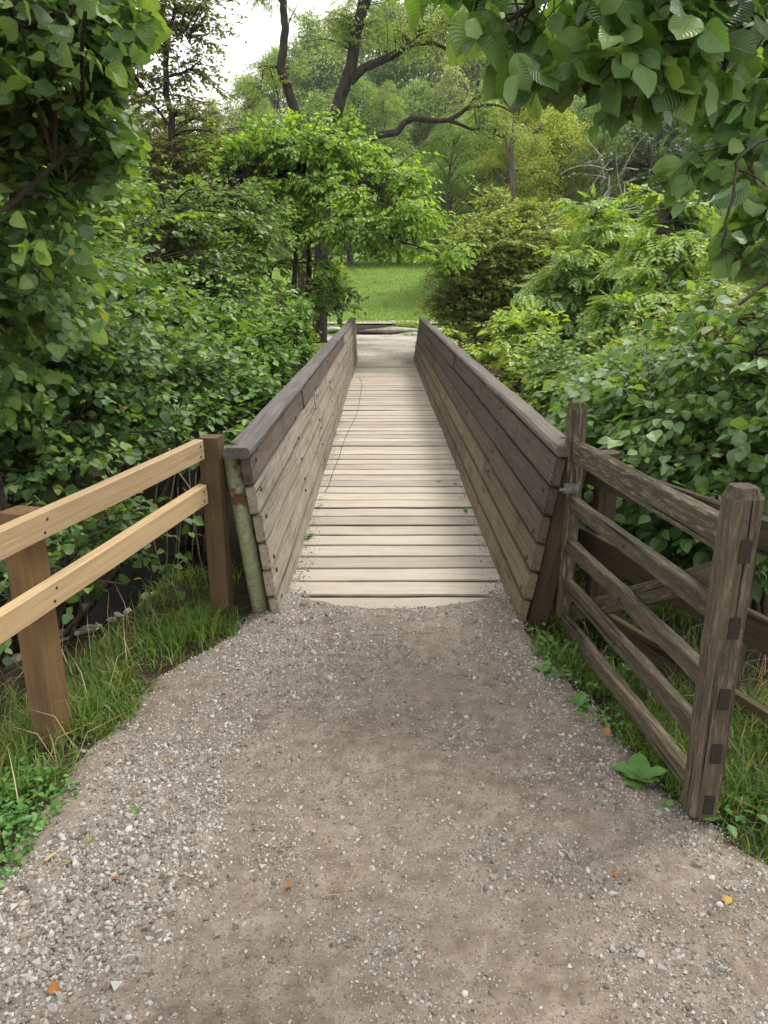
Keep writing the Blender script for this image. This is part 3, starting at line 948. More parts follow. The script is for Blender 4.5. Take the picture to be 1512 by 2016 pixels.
n = 290000
cy_ = 0.9 + 2.95 * rng.random(n) ** 1.25
Lq, Rq = path_lim(np.minimum(cy_, 3.6))
cx_ = Lq - 0.10 + rng.random(n) * (Rq - Lq + 0.20)
dens, lf = gravel_density(cx_, cy_)
keep = rng.random(n) < dens * 0.36
keep &= ~((cy_ > 3.5) & (rng.random(n) < sstep(0.60, 0.42, np.abs(cx_ - XC)) * sstep(3.5, 3.68, cy_)))
cx_, cy_, lf, dens = cx_[keep], cy_[keep], lf[keep], dens[keep]
n = len(cx_)
sz = 0.0030 * np.exp(rng.normal(0, 0.52, n)) * (1 + 0.60 * lf * sstep(2.9, 1.5, cy_))
sz = np.clip(sz, 0.0016, 0.017)
# strips of grit along the feet of the parapets
m2 = 5200
gy2 = 3.7 + 5.5 * rng.random(m2) ** 1.8
sd2 = rng.choice([-1, 1], m2)
gx2 = XC + sd2 * (0.585 - np.abs(rng.normal(0, 0.045, m2)) * (1.25 - 0.1 * (gy2 - 3.7)))
cx_ = np.concatenate([cx_, gx2]); cy_ = np.concatenate([cy_, gy2])
sz = np.concatenate([sz, 0.0026 * np.exp(rng.normal(0, 0.4, m2))])
order = np.argsort(-sz / (cy_ + 0.6) * (cy_ > 1.25))
# the 260 largest: separate stones of the path
def zat(x, y): return np.where(y > 3.80, 0.002, np.maximum(path_top(x, y), np.where(y > 3.58, 0.001, -1)))
big, rest = order[:260], order[260:]
chip_me = [mesh_py('stone', c, [tuple(f) for f in F.tolist()], M['stone']) for c, F in chips[:16]]
for me_ in chip_me: me_.update()
Rm = rotz_tilt(len(big), 0.25)
for q, i in enumerate(big):
    s = float(sz[i]) * 1.05
    m4 = Matrix(Rm[q].tolist()).to_4x4()
    m4 = Matrix.Translation((cx_[i], cy_[i], float(zat(cx_[i], cy_[i])) + s * 0.12)) @ m4 @ Matrix.Scale(s, 4)
    obj('stone', chip_me[q % 16], path, mat4=m4)
# a few flat slabs bedded in the dirt
for px, py, s in ((1170, 1740, .020), (1205, 1765, .026), (1145, 1812, .02), (1215, 1725, .015), (150, 1845, .026), (75, 1845, .019), (1365, 1890, .012), (1110, 1950, .018),
                  (665, 1885, .017), (575, 1640, .016), (1500, 1760, .018), (310, 1555, .02), (1260, 1530, .016), (620, 1640, .014)):
    c = onz(px, py)
    m4 = Matrix.Translation((c[0], c[1], float(path_z(c[0], c[1])) + 0.004)) @ Matrix.Rotation(rng.uniform(0, 6), 4, 'Z') @ Matrix.Diagonal((s, s * 0.8, s * 0.55, 1))
    obj('stone', chip_me[rng.integers(16)], path, mat4=m4)
VV, FF, o = [], [], 0
tid = rng.integers(0, len(chips), len(rest))
Rm = rotz_tilt(len(rest), 0.45)
P = np.stack([cx_[rest], cy_[rest], zat(cx_[rest], cy_[rest]) + sz[rest] * rng.uniform(-0.15, 0.35, len(rest))], -1)
for ti, (c, F) in enumerate(chips):
    ix = np.where(tid == ti)[0]
    if not len(ix): continue
    v = np.einsum('nij,kj->nki', Rm[ix], c) * sz[rest][ix][:, None, None] + P[ix][:, None, :]
    VV.append(v.reshape(-1, 3))
    FF.append((F[None] + (np.arange(len(ix)) * len(c))[:, None, None]).reshape(-1, 3) + o)
    o += len(ix) * len(c)
gr = tag(obj('gravel', mesh_np('gravel', np.concatenate(VV), np.concatenate(FF), M['chip']), path), None, None, None, 'stuff')

# rocks on the bank below the left fence and in the stream
def rock(r, sub=2):
    t_ = (1 + 5 ** .5) / 2
    V = np.array([(-1, t_, 0), (1, t_, 0), (-1, -t_, 0), (1, -t_, 0), (0, -1, t_), (0, 1, t_), (0, -1, -t_), (0, 1, -t_), (t_, 0, -1), (t_, 0, 1), (-t_, 0, -1), (-t_, 0, 1)], float)
    V /= np.linalg.norm(V[0])
    F = [(0, 11, 5), (0, 5, 1), (0, 1, 7), (0, 7, 10), (0, 10, 11), (1, 5, 9), (5, 11, 4), (11, 10, 2), (10, 7, 6), (7, 1, 8), (3, 9, 4), (3, 4, 2), (3, 2, 6), (3, 6, 8), (3, 8, 9), (4, 9, 5), (2, 4, 11), (6, 2, 10), (8, 6, 7), (9, 8, 1)]
    for _ in range(3):
        d = r.normal(0, 1, 3); d /= np.linalg.norm(d)
        k = V @ d
        V = V - np.clip(k - r.uniform(0.45, 0.7), 0, 9)[:, None] * d
    V *= r.uniform(0.85, 1.15, V.shape) * np.array([1.15, 0.9, 0.6])
    return V, F


rock_me = [mesh_py('stone', *rock(rng), M['stone']) for _ in range(10)]
wet_me = [mesh_py('stone', *rock(rng), M['wet']) for _ in range(8)]
for q in range(300):
    px, py = rng.uniform(-20, 320), rng.uniform(1165, 1330)
    c = onz(px, py, -0.42 + 0.2 * (py - 1250) / 100)
    z = float(terrain(c[0], c[1]))
    if c[0] > -1.28 or z > -0.12: continue
    s = rng.uniform(0.018, 0.045)
    m4 = Matrix.Translation((c[0], c[1], z + s * 0.1)) @ Matrix.Rotation(rng.uniform(0, 6), 4, 'Z') @ Matrix.Scale(s, 4)
    obj('stone', rock_me[q % 10], ground, mat4=m4)
for q in range(60):
    x, y = rng.uniform(-4.5, -0.9), rng.uniform(4.2, 7.5)
    s = rng.uniform(0.05, 0.14)
    m4 = Matrix.Translation((x, y, max(float(terrain(x, y)), -1.42) + s * 0.15)) @ Matrix.Rotation(rng.uniform(0, 6), 4, 'Z') @ Matrix.Scale(s, 4)
    obj('stone', wet_me[q % 8], ground, mat4=m4)

# the rock ledge across the far path
for q, (x, y, sx, lab) in enumerate(((0.30, 24.05, 1.25, 'long flat pale rock forming the ledge across the far path'),
                                     (-1.7, 24.3, 0.8, 'smaller pale ledge rock left of the long flat one'),
                                     (1.9, 23.9, 0.6, 'short pale ledge rock beside the right parapet end'))):
    V, F = rock(np.random.default_rng(100 + q))
    V = V * np.array([sx, 0.36, 0.20]) + rng.normal(0, 0.02, V.shape)
    z = 0.16
    tag(obj('ledge_rock', mesh_py('ledge_rock', V, F, M['ledge']), loc=(x, y, z)), lab, 'rock', 'ledge rocks across the far path')

# ------------------------------------------------------------------ leaves
def leaf_tpl(rows, half, wfun, fold=0.12, curl=0.2, wave=0.0, stalk=0.12, seed=0, asym=0.0):
    r = np.random.default_rng(seed)
    V, UV, F = [], [], []
    cols = np.linspace(-1, 1, 2 * half + 1)
    nc = len(cols)
    us = np.linspace(0, 1, rows + 1)
    for u in us:
        w = max(wfun(u), 0.008)
        ruf = wave * math.sin(u * 9 + seed)
        for c in cols:
            ww = w * (1 + (asym if c > 0 else -asym) * 0.5)
            ser = 1.0 + (0.05 * r.uniform(-1, 1) if abs(c) == 1 else 0)
            V.append((stalk + (1 - stalk) * u, c * ww * ser, fold * abs(c) * w / 0.35 - curl * u * u + ruf * c * 0.5 * w))
            UV.append((u, 0.5 + 0.5 * c))
    for i in range(rows):
        for j in range(nc - 1):
            a = i * nc + j
            F.append((a, a + nc, a + nc + 1, a + 1))
    if stalk > 0:
        b = len(V)
        for p in ((0, -0.006, 0), (0, 0.006, 0), (stalk, 0.008, 0), (stalk, -0.008, 0)):
            V.append(p); UV.append((0, 0.5))
        F.append((b, b + 1, b + 2, b + 3))
    return np.array(V), np.array(F), np.array(UV)


W_HAZEL = lambda u: 0.43 * (math.sin(PI * min(1, u ** 0.85)) ** 0.62) * (1 - 0.25 * u) if u < 0.86 else 0.43 * 0.42 * (1 - u) / 0.14 * 0.85
W_ELM = lambda u: 0.35 * (math.sin(PI * u ** 0.92) ** 0.72) if u < 0.88 else 0.35 * 0.44 * (1 - u) / 0.12 * 0.85
W_OVAL = lambda u: 0.36 * (math.sin(PI * u) ** 0.75)
T_MED_HAZEL = [leaf_tpl(3, 1, W_HAZEL, 0.10, c, 0.1, 0.12, s) for s, c in ((1, 0.10), (2, 0.28), (3, 0.02))]
T_NEAR_HAZEL = [leaf_tpl(5, 1, W_HAZEL, 0.10, c, 0.1, 0.12, s) for s, c in ((1, 0.10), (2, 0.28), (3, 0.02))]
T_MED_ELM = [leaf_tpl(3, 1, W_ELM, 0.09, c, 0.1, 0.07, s, 0.2) for s, c in ((1, 0.12), (2, 0.30), (3, 0.04))]
T_BIG_HAZEL = [leaf_tpl(9, 2, W_HAZEL, f, c, 0.35, 0.14, s) for s, (f, c) in enumerate(((.10, .10), (.14, .3), (.05, .02), (.2, .18), (.02, .22), (-.06, .14)))]
T_BIG_ELM = [leaf_tpl(10, 2, W_ELM, f, c, 0.3, 0.06, s, 0.22) for s, (f, c) in enumerate(((.08, .12), (.13, .32), (.04, .03), (.18, .2), (.0, .24), (-.05, .12)))]
_V = np.array([(0, 0, 0), (0.32, -0.33, 0.06), (0.72, -0.22, -0.02), (1, 0, -0.16), (0.72, 0.22, -0.02), (0.32, 0.33, 0.06)])
T_MID = [(_V, np.array([(0, 3, 2, 1), (0, 5, 4, 3)]), np.array([(0, .5), (.32, 0), (.72, .1), (1, .5), (.72, .9), (.32, 1)]))]
_V = np.array([(0, 0, 0), (0.45, -0.32, 0.08), (1, 0, -0.1), (0.45, 0.32, 0.08)])
T_RH = [(_V, np.array([(0, 3, 2, 1)]), np.array([(0, .5), (.45, 0), (1, .5), (.45, 1)]))]
_V = np.array([(0, 0, 0), (0.45, -0.13, 0.05), (1, 0, -0.12), (0.45, 0.13, 0.05)])
T_NARROW = [(_V, np.array([(0, 3, 2, 1)]), np.array([(0, .5), (.45, 0), (1, .5), (.45, 1)]))]


def pinnate():
    V, F, UV = [], [], []
    for k in range(9):
        if k == 8: p, d, L = (0.78, 0, -0.14), np.array([1, 0, -0.25]), 0.26
        else:
            u = 0.22 + 0.17 * (k // 2)
            s = 1 if k % 2 else -1
            p, d, L = (u, 0, -0.22 * u * u), np.array([0.5, s * 0.85, -0.12]), 0.30
        d = d / np.linalg.norm(d)
        sd = np.cross([0, 0, 1], d)
        b = len(V)
        for a, w in ((0, 0), (0.5, -0.30), (1, 0), (0.5, 0.30)):
            V.append(np.array(p) + L * (a * d + w * sd) + np.array([0, 0, -0.03 * a]))
            UV.append((a, 0.5 + w))
        F.append((b, b + 3, b + 2, b + 1))
    return np.array(V), np.array(F), np.array(UV)


T_PIN = [pinnate()]


def frames(D, N):
    U = D / (np.linalg.norm(D, axis=1, keepdims=True) + 1e-9)
    N = N - U * (N * U).sum(1, keepdims=True)
    N /= np.linalg.norm(N, axis=1, keepdims=True) + 1e-9
    return U, np.cross(N, U), N


def scatter(name, tpls, P, D, N, S, mat, parent, org=(0, 0, 0), stuff=False, smooth=True):
    if len(P) == 0: return None
    U, W, Nn = frames(D, N)
    VV, FF, UU, o = [], [], [], 0
    tid = np.arange(len(P)) % len(tpls)
    for ti, (V, F, UV) in enumerate(tpls):
        ix = np.where(tid == ti)[0]
        if not len(ix): continue
        S_ = S[ix][:, None, None]
        v = P[ix][:, None, :] - np.array(org) + S_ * (V[None, :, 0:1] * U[ix][:, None, :] + V[None, :, 1:2] * W[ix][:, None, :] + V[None, :, 2:3] * Nn[ix][:, None, :])
        VV.append(v.reshape(-1, 3))
        FF.append((F[None] + (np.arange(len(ix)) * len(V))[:, None, None]).reshape(-1, 4) + o)
        UU.append(np.tile(UV, (len(ix), 1)))
        o += len(ix) * len(V)
    me = mesh_np(name, np.concatenate(VV), np.concatenate(FF), mat, np.concatenate(UU), smooth)
    ob = obj(name, me, parent)
    if stuff: ob['kind'] = 'stuff'
    return ob


BIGME = {}


def leaf_parts(tpls, key, P, D, N, S, mat, parent, org):
    if key not in BIGME: BIGME[key] = [mesh_np('leaf', V, F, mat, UV, True) for V, F, UV in tpls]
    U, W, Nn = frames(D, N)
    for i in range(len(P)):
        s = float(S[i])
        p = P[i] - np.array(org)
        m4 = Matrix(((U[i, 0] * s, W[i, 0] * s, Nn[i, 0] * s, p[0]), (U[i, 1] * s, W[i, 1] * s, Nn[i, 1] * s, p[1]), (U[i, 2] * s, W[i, 2] * s, Nn[i, 2] * s, p[2]), (0, 0, 0, 1)))
        obj('leaf', BIGME[key][i % len(tpls)], parent, mat4=m4)


def allowed(P):
    """no leaf inside the bridge, over the walkway or in front of the lens"""
    x, y, z = P[:, 0], P[:, 1], P[:, 2]
    br = (x > -0.80) & (x < 1.0) & (y > 3.35) & (y < 16.7) & (z < 1.9)
    pt = (np.abs(x) < 0.95) & (y < 3.5) & (z < 1.6)
    cam_ = np.sqrt(x * x + y * y + (z - EYE) ** 2) < 1.15
    gt = (x > 0.80) & (x < 1.15) & (y > 1.8) & (y < 3.75) & (z < 1.10)
    fn = (x > -1.36) & (y < 3.6) & (z < 0.95) & (x < 0)
    return ~(br | pt | cam_ | gt | fn)


def bez(a, c, b, n):
    t_ = np.linspace(0, 1, n)[:, None]
    return (1 - t_) ** 2 * a + 2 * t_ * (1 - t_) * c + t_ ** 2 * b


def curve(pts, n):
    """smooth polyline through points"""
    pts = np.asarray(pts, float)
    t0 = np.linspace(0, 1, len(pts))
    t1 = np.linspace(0, 1, n)
    out = np.stack([np.interp(t1, t0, pts[:, k]) for k in range(3)], -1)
    for _ in range(2): out[1:-1] = 0.25 * out[:-2] + 0.5 * out[1:-1] + 0.25 * out[2:]
    return out


def plant(name, label, cat, base, limbs, blobs, tips, tpls, size, mat, group=None, bark_m='bark_twig', ntw=4, twl=0.28, npl=6, droop=0.25, upn=1.1,
          shell=0.45, parts=0, bigt=None, bigkey=None, bigmat=None, r_br=0.010, seed=1, spread=0.9, mask=None, sizevar=0.22, leafname='foliage', stuff=False,
          cut=None, bare=0, limb_sides=7, nj=0.6, wob=1.0, clump=6, csd=None):
    """limbs: [(points, r0, r1)], blobs: [(centre, radii)]"""
    g = np.random.default_rng(seed)
    base = np.asarray(base, float)
    root = empty(name, base)
    tag(root, label, cat, group)
    tb = Tubes()
    LP = []
    for pts, r0, r1 in limbs:
        c = curve(pts, max(8, 4 * len(pts)))
        c[1:-1] += g.normal(0, 0.012 * wob, (len(c) - 2, 3)) * np.linalg.norm(c[-1] - c[0]) * 0.35
        tb.add(c, np.linspace(r0, r1, len(c)), limb_sides)
        LP.append(c[len(c) // 5:])
    LP = np.concatenate(LP)
    wv = np.array([np.prod(r) ** 0.62 for _, r in blobs])
    pick = g.choice(len(blobs), tips, p=wv / wv.sum())
    d = g.normal(0, 1, (tips, 3)); d /= np.linalg.norm(d, axis=1, keepdims=True)
    rad = g.random(tips) ** shell
    C = np.array([c for c, _ in blobs])[pick]
    R = np.array([r for _, r in blobs], float)[pick]
    tp = C + d * rad[:, None] * R
    if clump > 1:                                     # leaves come in sprays with gaps between them
        nc = max(4, tips // clump)
        own = g.integers(0, nc, tips)
        sd_ = (csd or 0.55 * twl) * g.uniform(0.6, 1.4, nc)[own][:, None]
        tp = tp[:nc][own] + g.normal(0, 1, (tips, 3)) * sd_ * np.array([1, 1, 0.45])
    P, D, N = [], [], []
    BP, BR, TP, TR = [], [], [], []
    tt = np.linspace(0, 1, 6)[:, None]
    w0, w1, w2 = (1 - tt) ** 2, 2 * tt * (1 - tt), tt ** 2
    nl = npl
    s_ = (np.arange(nl) + 0.6) / nl
    sg_ = np.where(np.arange(nl) % 2, 1.0, -1.0)
    for k in range(tips):
        p = tp[k]
        df = LP - p
        dist = np.sqrt((df * df).sum(1)) + 0.7 * np.clip(df[:, 2], 0, 9) + g.random(len(LP)) * 0.25
        q = LP[np.argmin(dist)]
        L = math.sqrt(((p - q) ** 2).sum())
        if L < 0.05: continue
        ctl = q + (p - q) * 0.5 + g.normal(0, 0.10 * L, 3)
        ctl[2] += 0.18 * L
        br = w0 * q + w1 * ctl + w2 * p
        rb = r_br * min(1.6, 0.5 + L)
        BP.append(br); BR.append(np.linspace(rb, rb * 0.28, 6))
        dirb = (p - ctl) / (math.sqrt(((p - ctl) ** 2).sum()) + 1e-9)
        for m_ in range(ntw):
            f = 1.0 if m_ == 0 else g.uniform(0.45, 1.0)
            i0 = min(int(f * 5), 4)
            st = br[i0] + (br[i0 + 1] - br[i0]) * (f * 5 - i0)
            an = 0.0 if m_ == 0 else ((1 if g.random() < 0.5 else -1) * g.uniform(0.35, 1.25) * spread)
            ca, sa = math.cos(an), math.sin(an)
            dx, dy, dz = dirb[0] * ca - dirb[1] * sa, dirb[0] * sa + dirb[1] * ca, dirb[2] * 0.55 + g.normal(0.02, 0.22)
            il = 1 / math.sqrt(dx * dx + dy * dy + dz * dz)
            dt = np.array([dx * il, dy * il, dz * il])
            ln = twl * g.uniform(0.6, 1.25)
            en = st + dt * ln
            en[2] -= droop * ln * 0.5
            TP.append((st, st + dt * ln * 0.55, en)); TR.append((rb * 0.3, rb * 0.22, rb * 0.12))
            if m_ < bare: continue
            hl = math.sqrt(dt[0] ** 2 + dt[1] ** 2) + 1e-9
            sidev = np.array([dt[1] / hl, -dt[0] / hl, 0.0])
            pos = st + dt * (ln * s_[:, None])
            pos[:, 2] -= droop * ln * 0.5 * s_ ** 2
            a = g.uniform(0.55, 1.15, nl)
            a[-1] = 0.1
            dl = dt * np.cos(a)[:, None] + sidev * (sg_ * np.sin(a))[:, None] + g.normal(0, 0.24, (nl, 3))
            dl[:, 2] -= droop * g.uniform(0.2, 1.8, nl)
            nn = g.normal(0, nj, (nl, 3))
            nn[:, 2] += upn
            P.append(pos); D.append(dl); N.append(nn)
    BP, BR, TP, TR = np.array(BP), np.array(BR), np.array(TP), np.array(TR)
    kb = allowed(BP[:, 5]) & allowed(BP[:, 3]); kt = allowed(TP[:, 2]) & allowed(TP[:, 0])
    if cut is not None:
        kb &= cut(BP[:, 5]); kt &= cut(TP[:, 2])
    tb.add_many(BP[kb], BR[kb], 4)
    tb.add_many(TP[kt], TR[kt], 3)
    P, D, N = np.concatenate(P), np.concatenate(D), np.concatenate(N)
    S = size * np.clip(np.exp(g.normal(0, sizevar, len(P))), 0.45, 1.6)
    ok = allowed(P) & allowed(P + D / np.linalg.norm(D, axis=1, keepdims=True) * S[:, None])
    if cut is not None: ok &= cut(P)
    P, D, N, S = P[ok], D[ok], N[ok], S[ok]
    tb.build('branches' if cat != 'tree' else 'trunk', M[bark_m], root, base)
    sel = np.zeros(len(P), bool)
    if parts:
        px, py, dep = project(P)
        sc_ = S / dep * ((px > -20) & (px < 1530) & (py > -20) & (py < 2030) & (dep > 0.3))
        sel[np.argsort(-sc_)[:parts]] = True
        leaf_parts(bigt, bigkey, P[sel], D[sel], N[sel], S[sel], M[bigmat], root, base)
    fo = scatter(leafname if cat != 'tree' else 'crown', tpls, P[~sel], D[~sel], N[~sel], S[~sel], M[mat], root, base)
    if parts and fo: fo['kind'] = 'stuff'
    return root


def bl(px, py, Y, rx, ry, rz): return (at(px, py, Y), (rx, ry, rz))


def auto_limbs(base, targets, r0, r1, g, bend=0.15):
    out = []
    for t_ in targets:
        b = np.asarray(base, float) + g.normal(0, 0.06, 3) * np.array([1, 1, 0])
        t_ = np.asarray(t_, float)
        L = np.linalg.norm(t_ - b)
        m1 = b + (t_ - b) * 0.35 + np.array([0, 0, 0.16 * L]) + g.normal(0, bend * 0.5, 3) * L
        m2 = b + (t_ - b) * 0.7 + np.array([0, 0, 0.12 * L]) + g.normal(0, bend * 0.5, 3) * L
        out.append(([b - [0, 0, 0.1], m1, m2, t_], r0 * g.uniform(0.75, 1.1), r1))
    return out


gg = np.random.default_rng(5)
def gbase(x, y): return np.array([x, y, float(terrain(x, y)) - 0.02])


# ---- A: tall near hazel on the left
b = gbase(-2.75, 3.5)
A_b = [bl(40, 60, 2.9, .55, .7, .45), bl(150, 20, 3.2, .5, .6, .35), bl(215, 110, 3.1, .26, .45, .22), bl(60, 250, 2.9, .45, .7, .30),
       bl(170, 250, 2.9, .24, .4, .16), bl(120, 390, 3.0, .34, .5, .2), bl(-80, 300, 3.0, .5, .8, .9), bl(30, 500, 3.2, .36, .5, .25), bl(-120, 600, 3.0, .4, .6, .5),
       bl(240, 20, 3.3, .16, .4, .14)]
plant('hazel_shrub', 'tall near hazel shrub with large drooping leaves filling the upper left corner', 'shrub', b,
      auto_limbs(b, [c for c, _ in A_b], 0.028, 0.008, gg), A_b, 360, T_NEAR_HAZEL, 0.054, 'hazel', ntw=4, twl=0.25, npl=8, droop=0.34, upn=1.2, sizevar=0.38, nj=0.75, clump=9, csd=0.13,
      parts=300, bigt=T_BIG_HAZEL, bigkey='hazel', bigmat='hazel_part', seed=11, r_br=0.007, cut=lambda P: project(P)[0] < np.interp(project(P)[1], [-60, 0, 60, 130, 200, 280, 340, 400, 480, 560, 640], [300, 300, 310, 255, 235, 290, 240, 190, 165, 200, 240]) - 12)

# ---- B: lower hazel over the left bank
b = gbase(-2.9, 4.9)
B_b = [bl(60, 590, 4.3, .55, .6, .3), bl(150, 640, 4.6, .5, .6, .25), bl(60, 760, 4.3, .6, .6, .35), bl(260, 690, 5.2, .4, .5, .2), bl(330, 730, 5.4, .26, .4, .16),
       bl(250, 800, 4.8, .35, .4, .16), bl(130, 860, 4.2, .45, .5, .22), bl(60, 960, 3.8, .4, .4, .22), bl(-60, 850, 4.0, .5, .6, .6), bl(150, 960, 4.0, .22, .35, .16)]
plant('hazel_shrub', 'spreading hazel shrub leaning over the new fence from the left bank', 'shrub', b,
      auto_limbs(b, [c for c, _ in B_b], 0.032, 0.009, gg), B_b, 520, T_MED_HAZEL, 0.053, 'hazel', ntw=4, twl=0.24, npl=8, droop=0.32, upn=1.2, sizevar=0.34, nj=0.75,
      parts=300, bigt=T_BIG_HAZEL, bigkey='hazel', bigmat='hazel_part', seed=12, r_br=0.008)

# ---- bramble-like low growth below the fence
b = gbase(-1.9, 3.5)
b2_b = [bl(60, 1060, 3.4, .32, .35, .14), bl(190, 1050, 3.5, .26, .3, .14), bl(250, 1150, 3.4, .2, .25, .10), bl(30, 1180, 3.0, .25, .3, .14), bl(210, 1120, 3.4, .2, .2, .1)]
plant('bramble_bush', 'low dark bramble sprawling under the fence rails above the stones', 'shrub', b,
      auto_limbs(b, [c for c, _ in b2_b], 0.010, 0.004, gg, 0.25), b2_b, 80, T_MED_HAZEL, 0.058, 'hazel', ntw=3, twl=0.2, npl=5, droop=0.25, upn=1.3,
      parts=150, bigt=T_BIG_HAZEL, bigkey='hazel', bigmat='hazel_part', seed=13, r_br=0.005)

# ---- C: smooth leaved shrub left of the bridge
b = gbase(-2.3, 8.6)
C_b = [bl(420, 620, 8.3, .8, .9, .35), bl(540, 640, 9.0, .55, .9, .35), bl(380, 700, 7.6, .6, .7, .3), bl(500, 720, 7.6, .45, .7, .35), bl(580, 690, 8.8, .3, .6, .35), bl(440, 800, 6.6, .36, .5, .3),
       bl(330, 640, 8.0, .5, .7, .3), bl(470, 850, 6.2, .2, .3, .2)]
plant('dogwood_shrub', 'dense smooth leaved green shrub crowding the outside of the left parapet', 'shrub', b,
      auto_limbs(b, [c for c, _ in C_b], 0.035, 0.010, gg), C_b, 430, T_MID, 0.072, 'beech', ntw=5, twl=0.30, npl=7, droop=0.25, upn=1.6,
      parts=200, bigt=T_MED_ELM, bigkey='beech', bigmat='beech_part', seed=14, shell=0.4)

# ---- D: dark maple thicket further left
b = gbase(-4.2, 11.5)
D_b = [bl(330, 430, 11, 1.1, 1.0, .55), bl(230, 460, 10.5, 1.0, 1.0, .6), bl(420, 400, 12, .7, 1.0, .4), bl(300, 520, 10, 1.1, 1.0, .45), bl(430, 470, 12, .8, 1.0, .6), bl(130, 450, 11, 1.0, 1, .8), bl(390, 560, 11, .9, .9, .35), bl(480, 440, 13, .6, .8, .4)]
plant('maple_tree', 'dark green bushy maple in the thicket left of the centre tree', 'tree', b,
      auto_limbs(b, [c for c, _ in D_b], 0.06, 0.016, gg), D_b, 560, T_MID, 0.07, 'maple', ntw=5, twl=0.36, npl=7, droop=0.25, upn=1.2, seed=15, shell=0.5, bark_m='bark_dark', r_br=0.012)

# ---- olive thicket behind it
b = gbase(-5.2, 17.5)
O_b = [bl(270, 330, 17, 1.5, 1.2, 1.0), bl(400, 280, 18, 1.2, 1.2, .9), bl(330, 470, 16.5, 1.4, 1.2, .8), bl(180, 300, 17, 1.3, 1.2, 1.1), bl(470, 330, 19, .9, 1, .8)]
plant('thicket_tree', 'olive yellowish small tree rising behind the dark maple', 'tree', b,
      auto_limbs(b, [c for c, _ in O_b], 0.07, 0.018, gg), O_b, 420, T_RH, 0.075, 'olive', ntw=5, twl=0.45, npl=8, droop=0.2, seed=16, bark_m='bark_mid')

# ---- E: tall airy tree against the sky, left
b = gbase(-4.6, 16.0)
tr = [b, at(345, 420, 16), at(335, 250, 16), at(325, 100, 16), at(320, -40, 16), at(315, -160, 16)]
E_l = [(tr, 0.085, 0.03), ([at(333, 150, 16), at(370, 140, 16), at(395, 118, 15.8)], 0.03, 0.01), ([at(330, 60, 16), at(360, 60, 16), at(380, 95, 16)], 0.025, 0.008),
       ([at(335, 250, 16), at(300, 200, 16), at(270, 160, 16)], 0.03, 0.01), ([at(325, 90, 16), at(345, 20, 16), at(350, -60, 16)], 0.03, 0.01)]
E_b = [bl(385, 130, 16, .4, .5, .3), bl(350, 40, 16, .55, .6, .35), bl(280, 60, 16, .8, .6, .5), bl(330, -40, 16, .9, .7, .35), bl(270, 180, 16, .7, .6, .4), bl(375, 225, 16, .4, .5, .25), bl(400, 310, 16, .3, .4, .2), bl(330, 300, 16, .8, .6, .3)]
plant('ash_tree', 'tall airy tree with dark stem against the white sky at left', 'tree', b, E_l, E_b, 330, T_MID, 0.072, 'olive', ntw=4, twl=0.32, npl=7, droop=0.15, clump=4, csd=0.3, seed=17, bark_m='bark_dark', r_br=0.010)

# ---- F: small centre tree over the far end of the bridge
b = gbase(-1.85, 16.9)
F_l = [([b, at(577, 560, 16.8), at(585, 470, 16.7), at(590, 400, 16.7), at(600, 330, 16.6)], 0.065, 0.03),
       ([b + [0.15, 0.1, 0], at(612, 530, 17), at(603, 470, 17), at(588, 420, 17), at(560, 350, 17)], 0.07, 0.03),
       ([at(600, 450, 16.9), at(660, 380, 16.5), at(720, 370, 16), at(790, 420, 15.6)], 0.035, 0.012),
       ([at(592, 420, 16.8), at(640, 330, 16.8), at(680, 290, 16.8)], 0.035, 0.012),
       ([at(590, 420, 16.8), at(520, 370, 16.5), at(470, 380, 16.2)], 0.03, 0.010),
       ([at(605, 480, 16.9), at(690, 440, 16.2), at(800, 480, 15.4), at(880, 505, 15.0)], 0.03, 0.008),
       ([b, at(545, 560, 16.5), at(500, 520, 16.2), at(480, 480, 16)], 0.04, 0.012)]
F_b = [bl(380, 320, 17.6, .8, .7, .3), bl(370, 390, 17, .8, .7, .3), bl(450, 290, 17.6, .7, .7, .3), bl(600, 285, 16.8, 1.0, 1.0, .35), bl(690, 300, 16.6, .9, .9, .35), bl(500, 310, 16.9, 1.0, .9, .35), bl(430, 350, 17.2, .8, .8, .35), bl(740, 360, 16, .8, .9, .3), bl(640, 365, 15.9, .9, .9, .28),
       bl(530, 390, 16.2, .9, .8, .3), bl(440, 430, 16.4, .8, .8, .35), bl(800, 420, 15.8, .6, .7, .28), bl(700, 445, 15.6, .7, .7, .2), bl(600, 440, 16.6, .5, .7, .2), bl(850, 490, 15.3, .5, .5, .13), bl(760, 490, 15.6, .5, .5, .15),
       bl(690, 530, 16.4, .5, .5, .14), bl(780, 370, 16.6, .5, .7, .4), bl(900, 505, 15, .22, .3, .08), bl(640, 560, 17.2, .5, .5, .2), bl(520, 470, 16.0, .6, .6, .2), bl(620, 250, 17, .6, .6, .2), bl(540, 265, 17, .6, .6, .2)]
plant('hazel_tree', 'small bright green spreading tree at the far end of the left parapet', 'tree', b, F_l, F_b, 930, T_MID, 0.095, 'bright', ntw=5, twl=0.42, npl=7, droop=0.5, upn=1.2, seed=18, bark_m='bark_dark', r_br=0.012,
      cut=lambda P: ~((P[:, 0] > -0.62) & (P[:, 0] < 0.85) & (P[:, 2] < 1.55)))
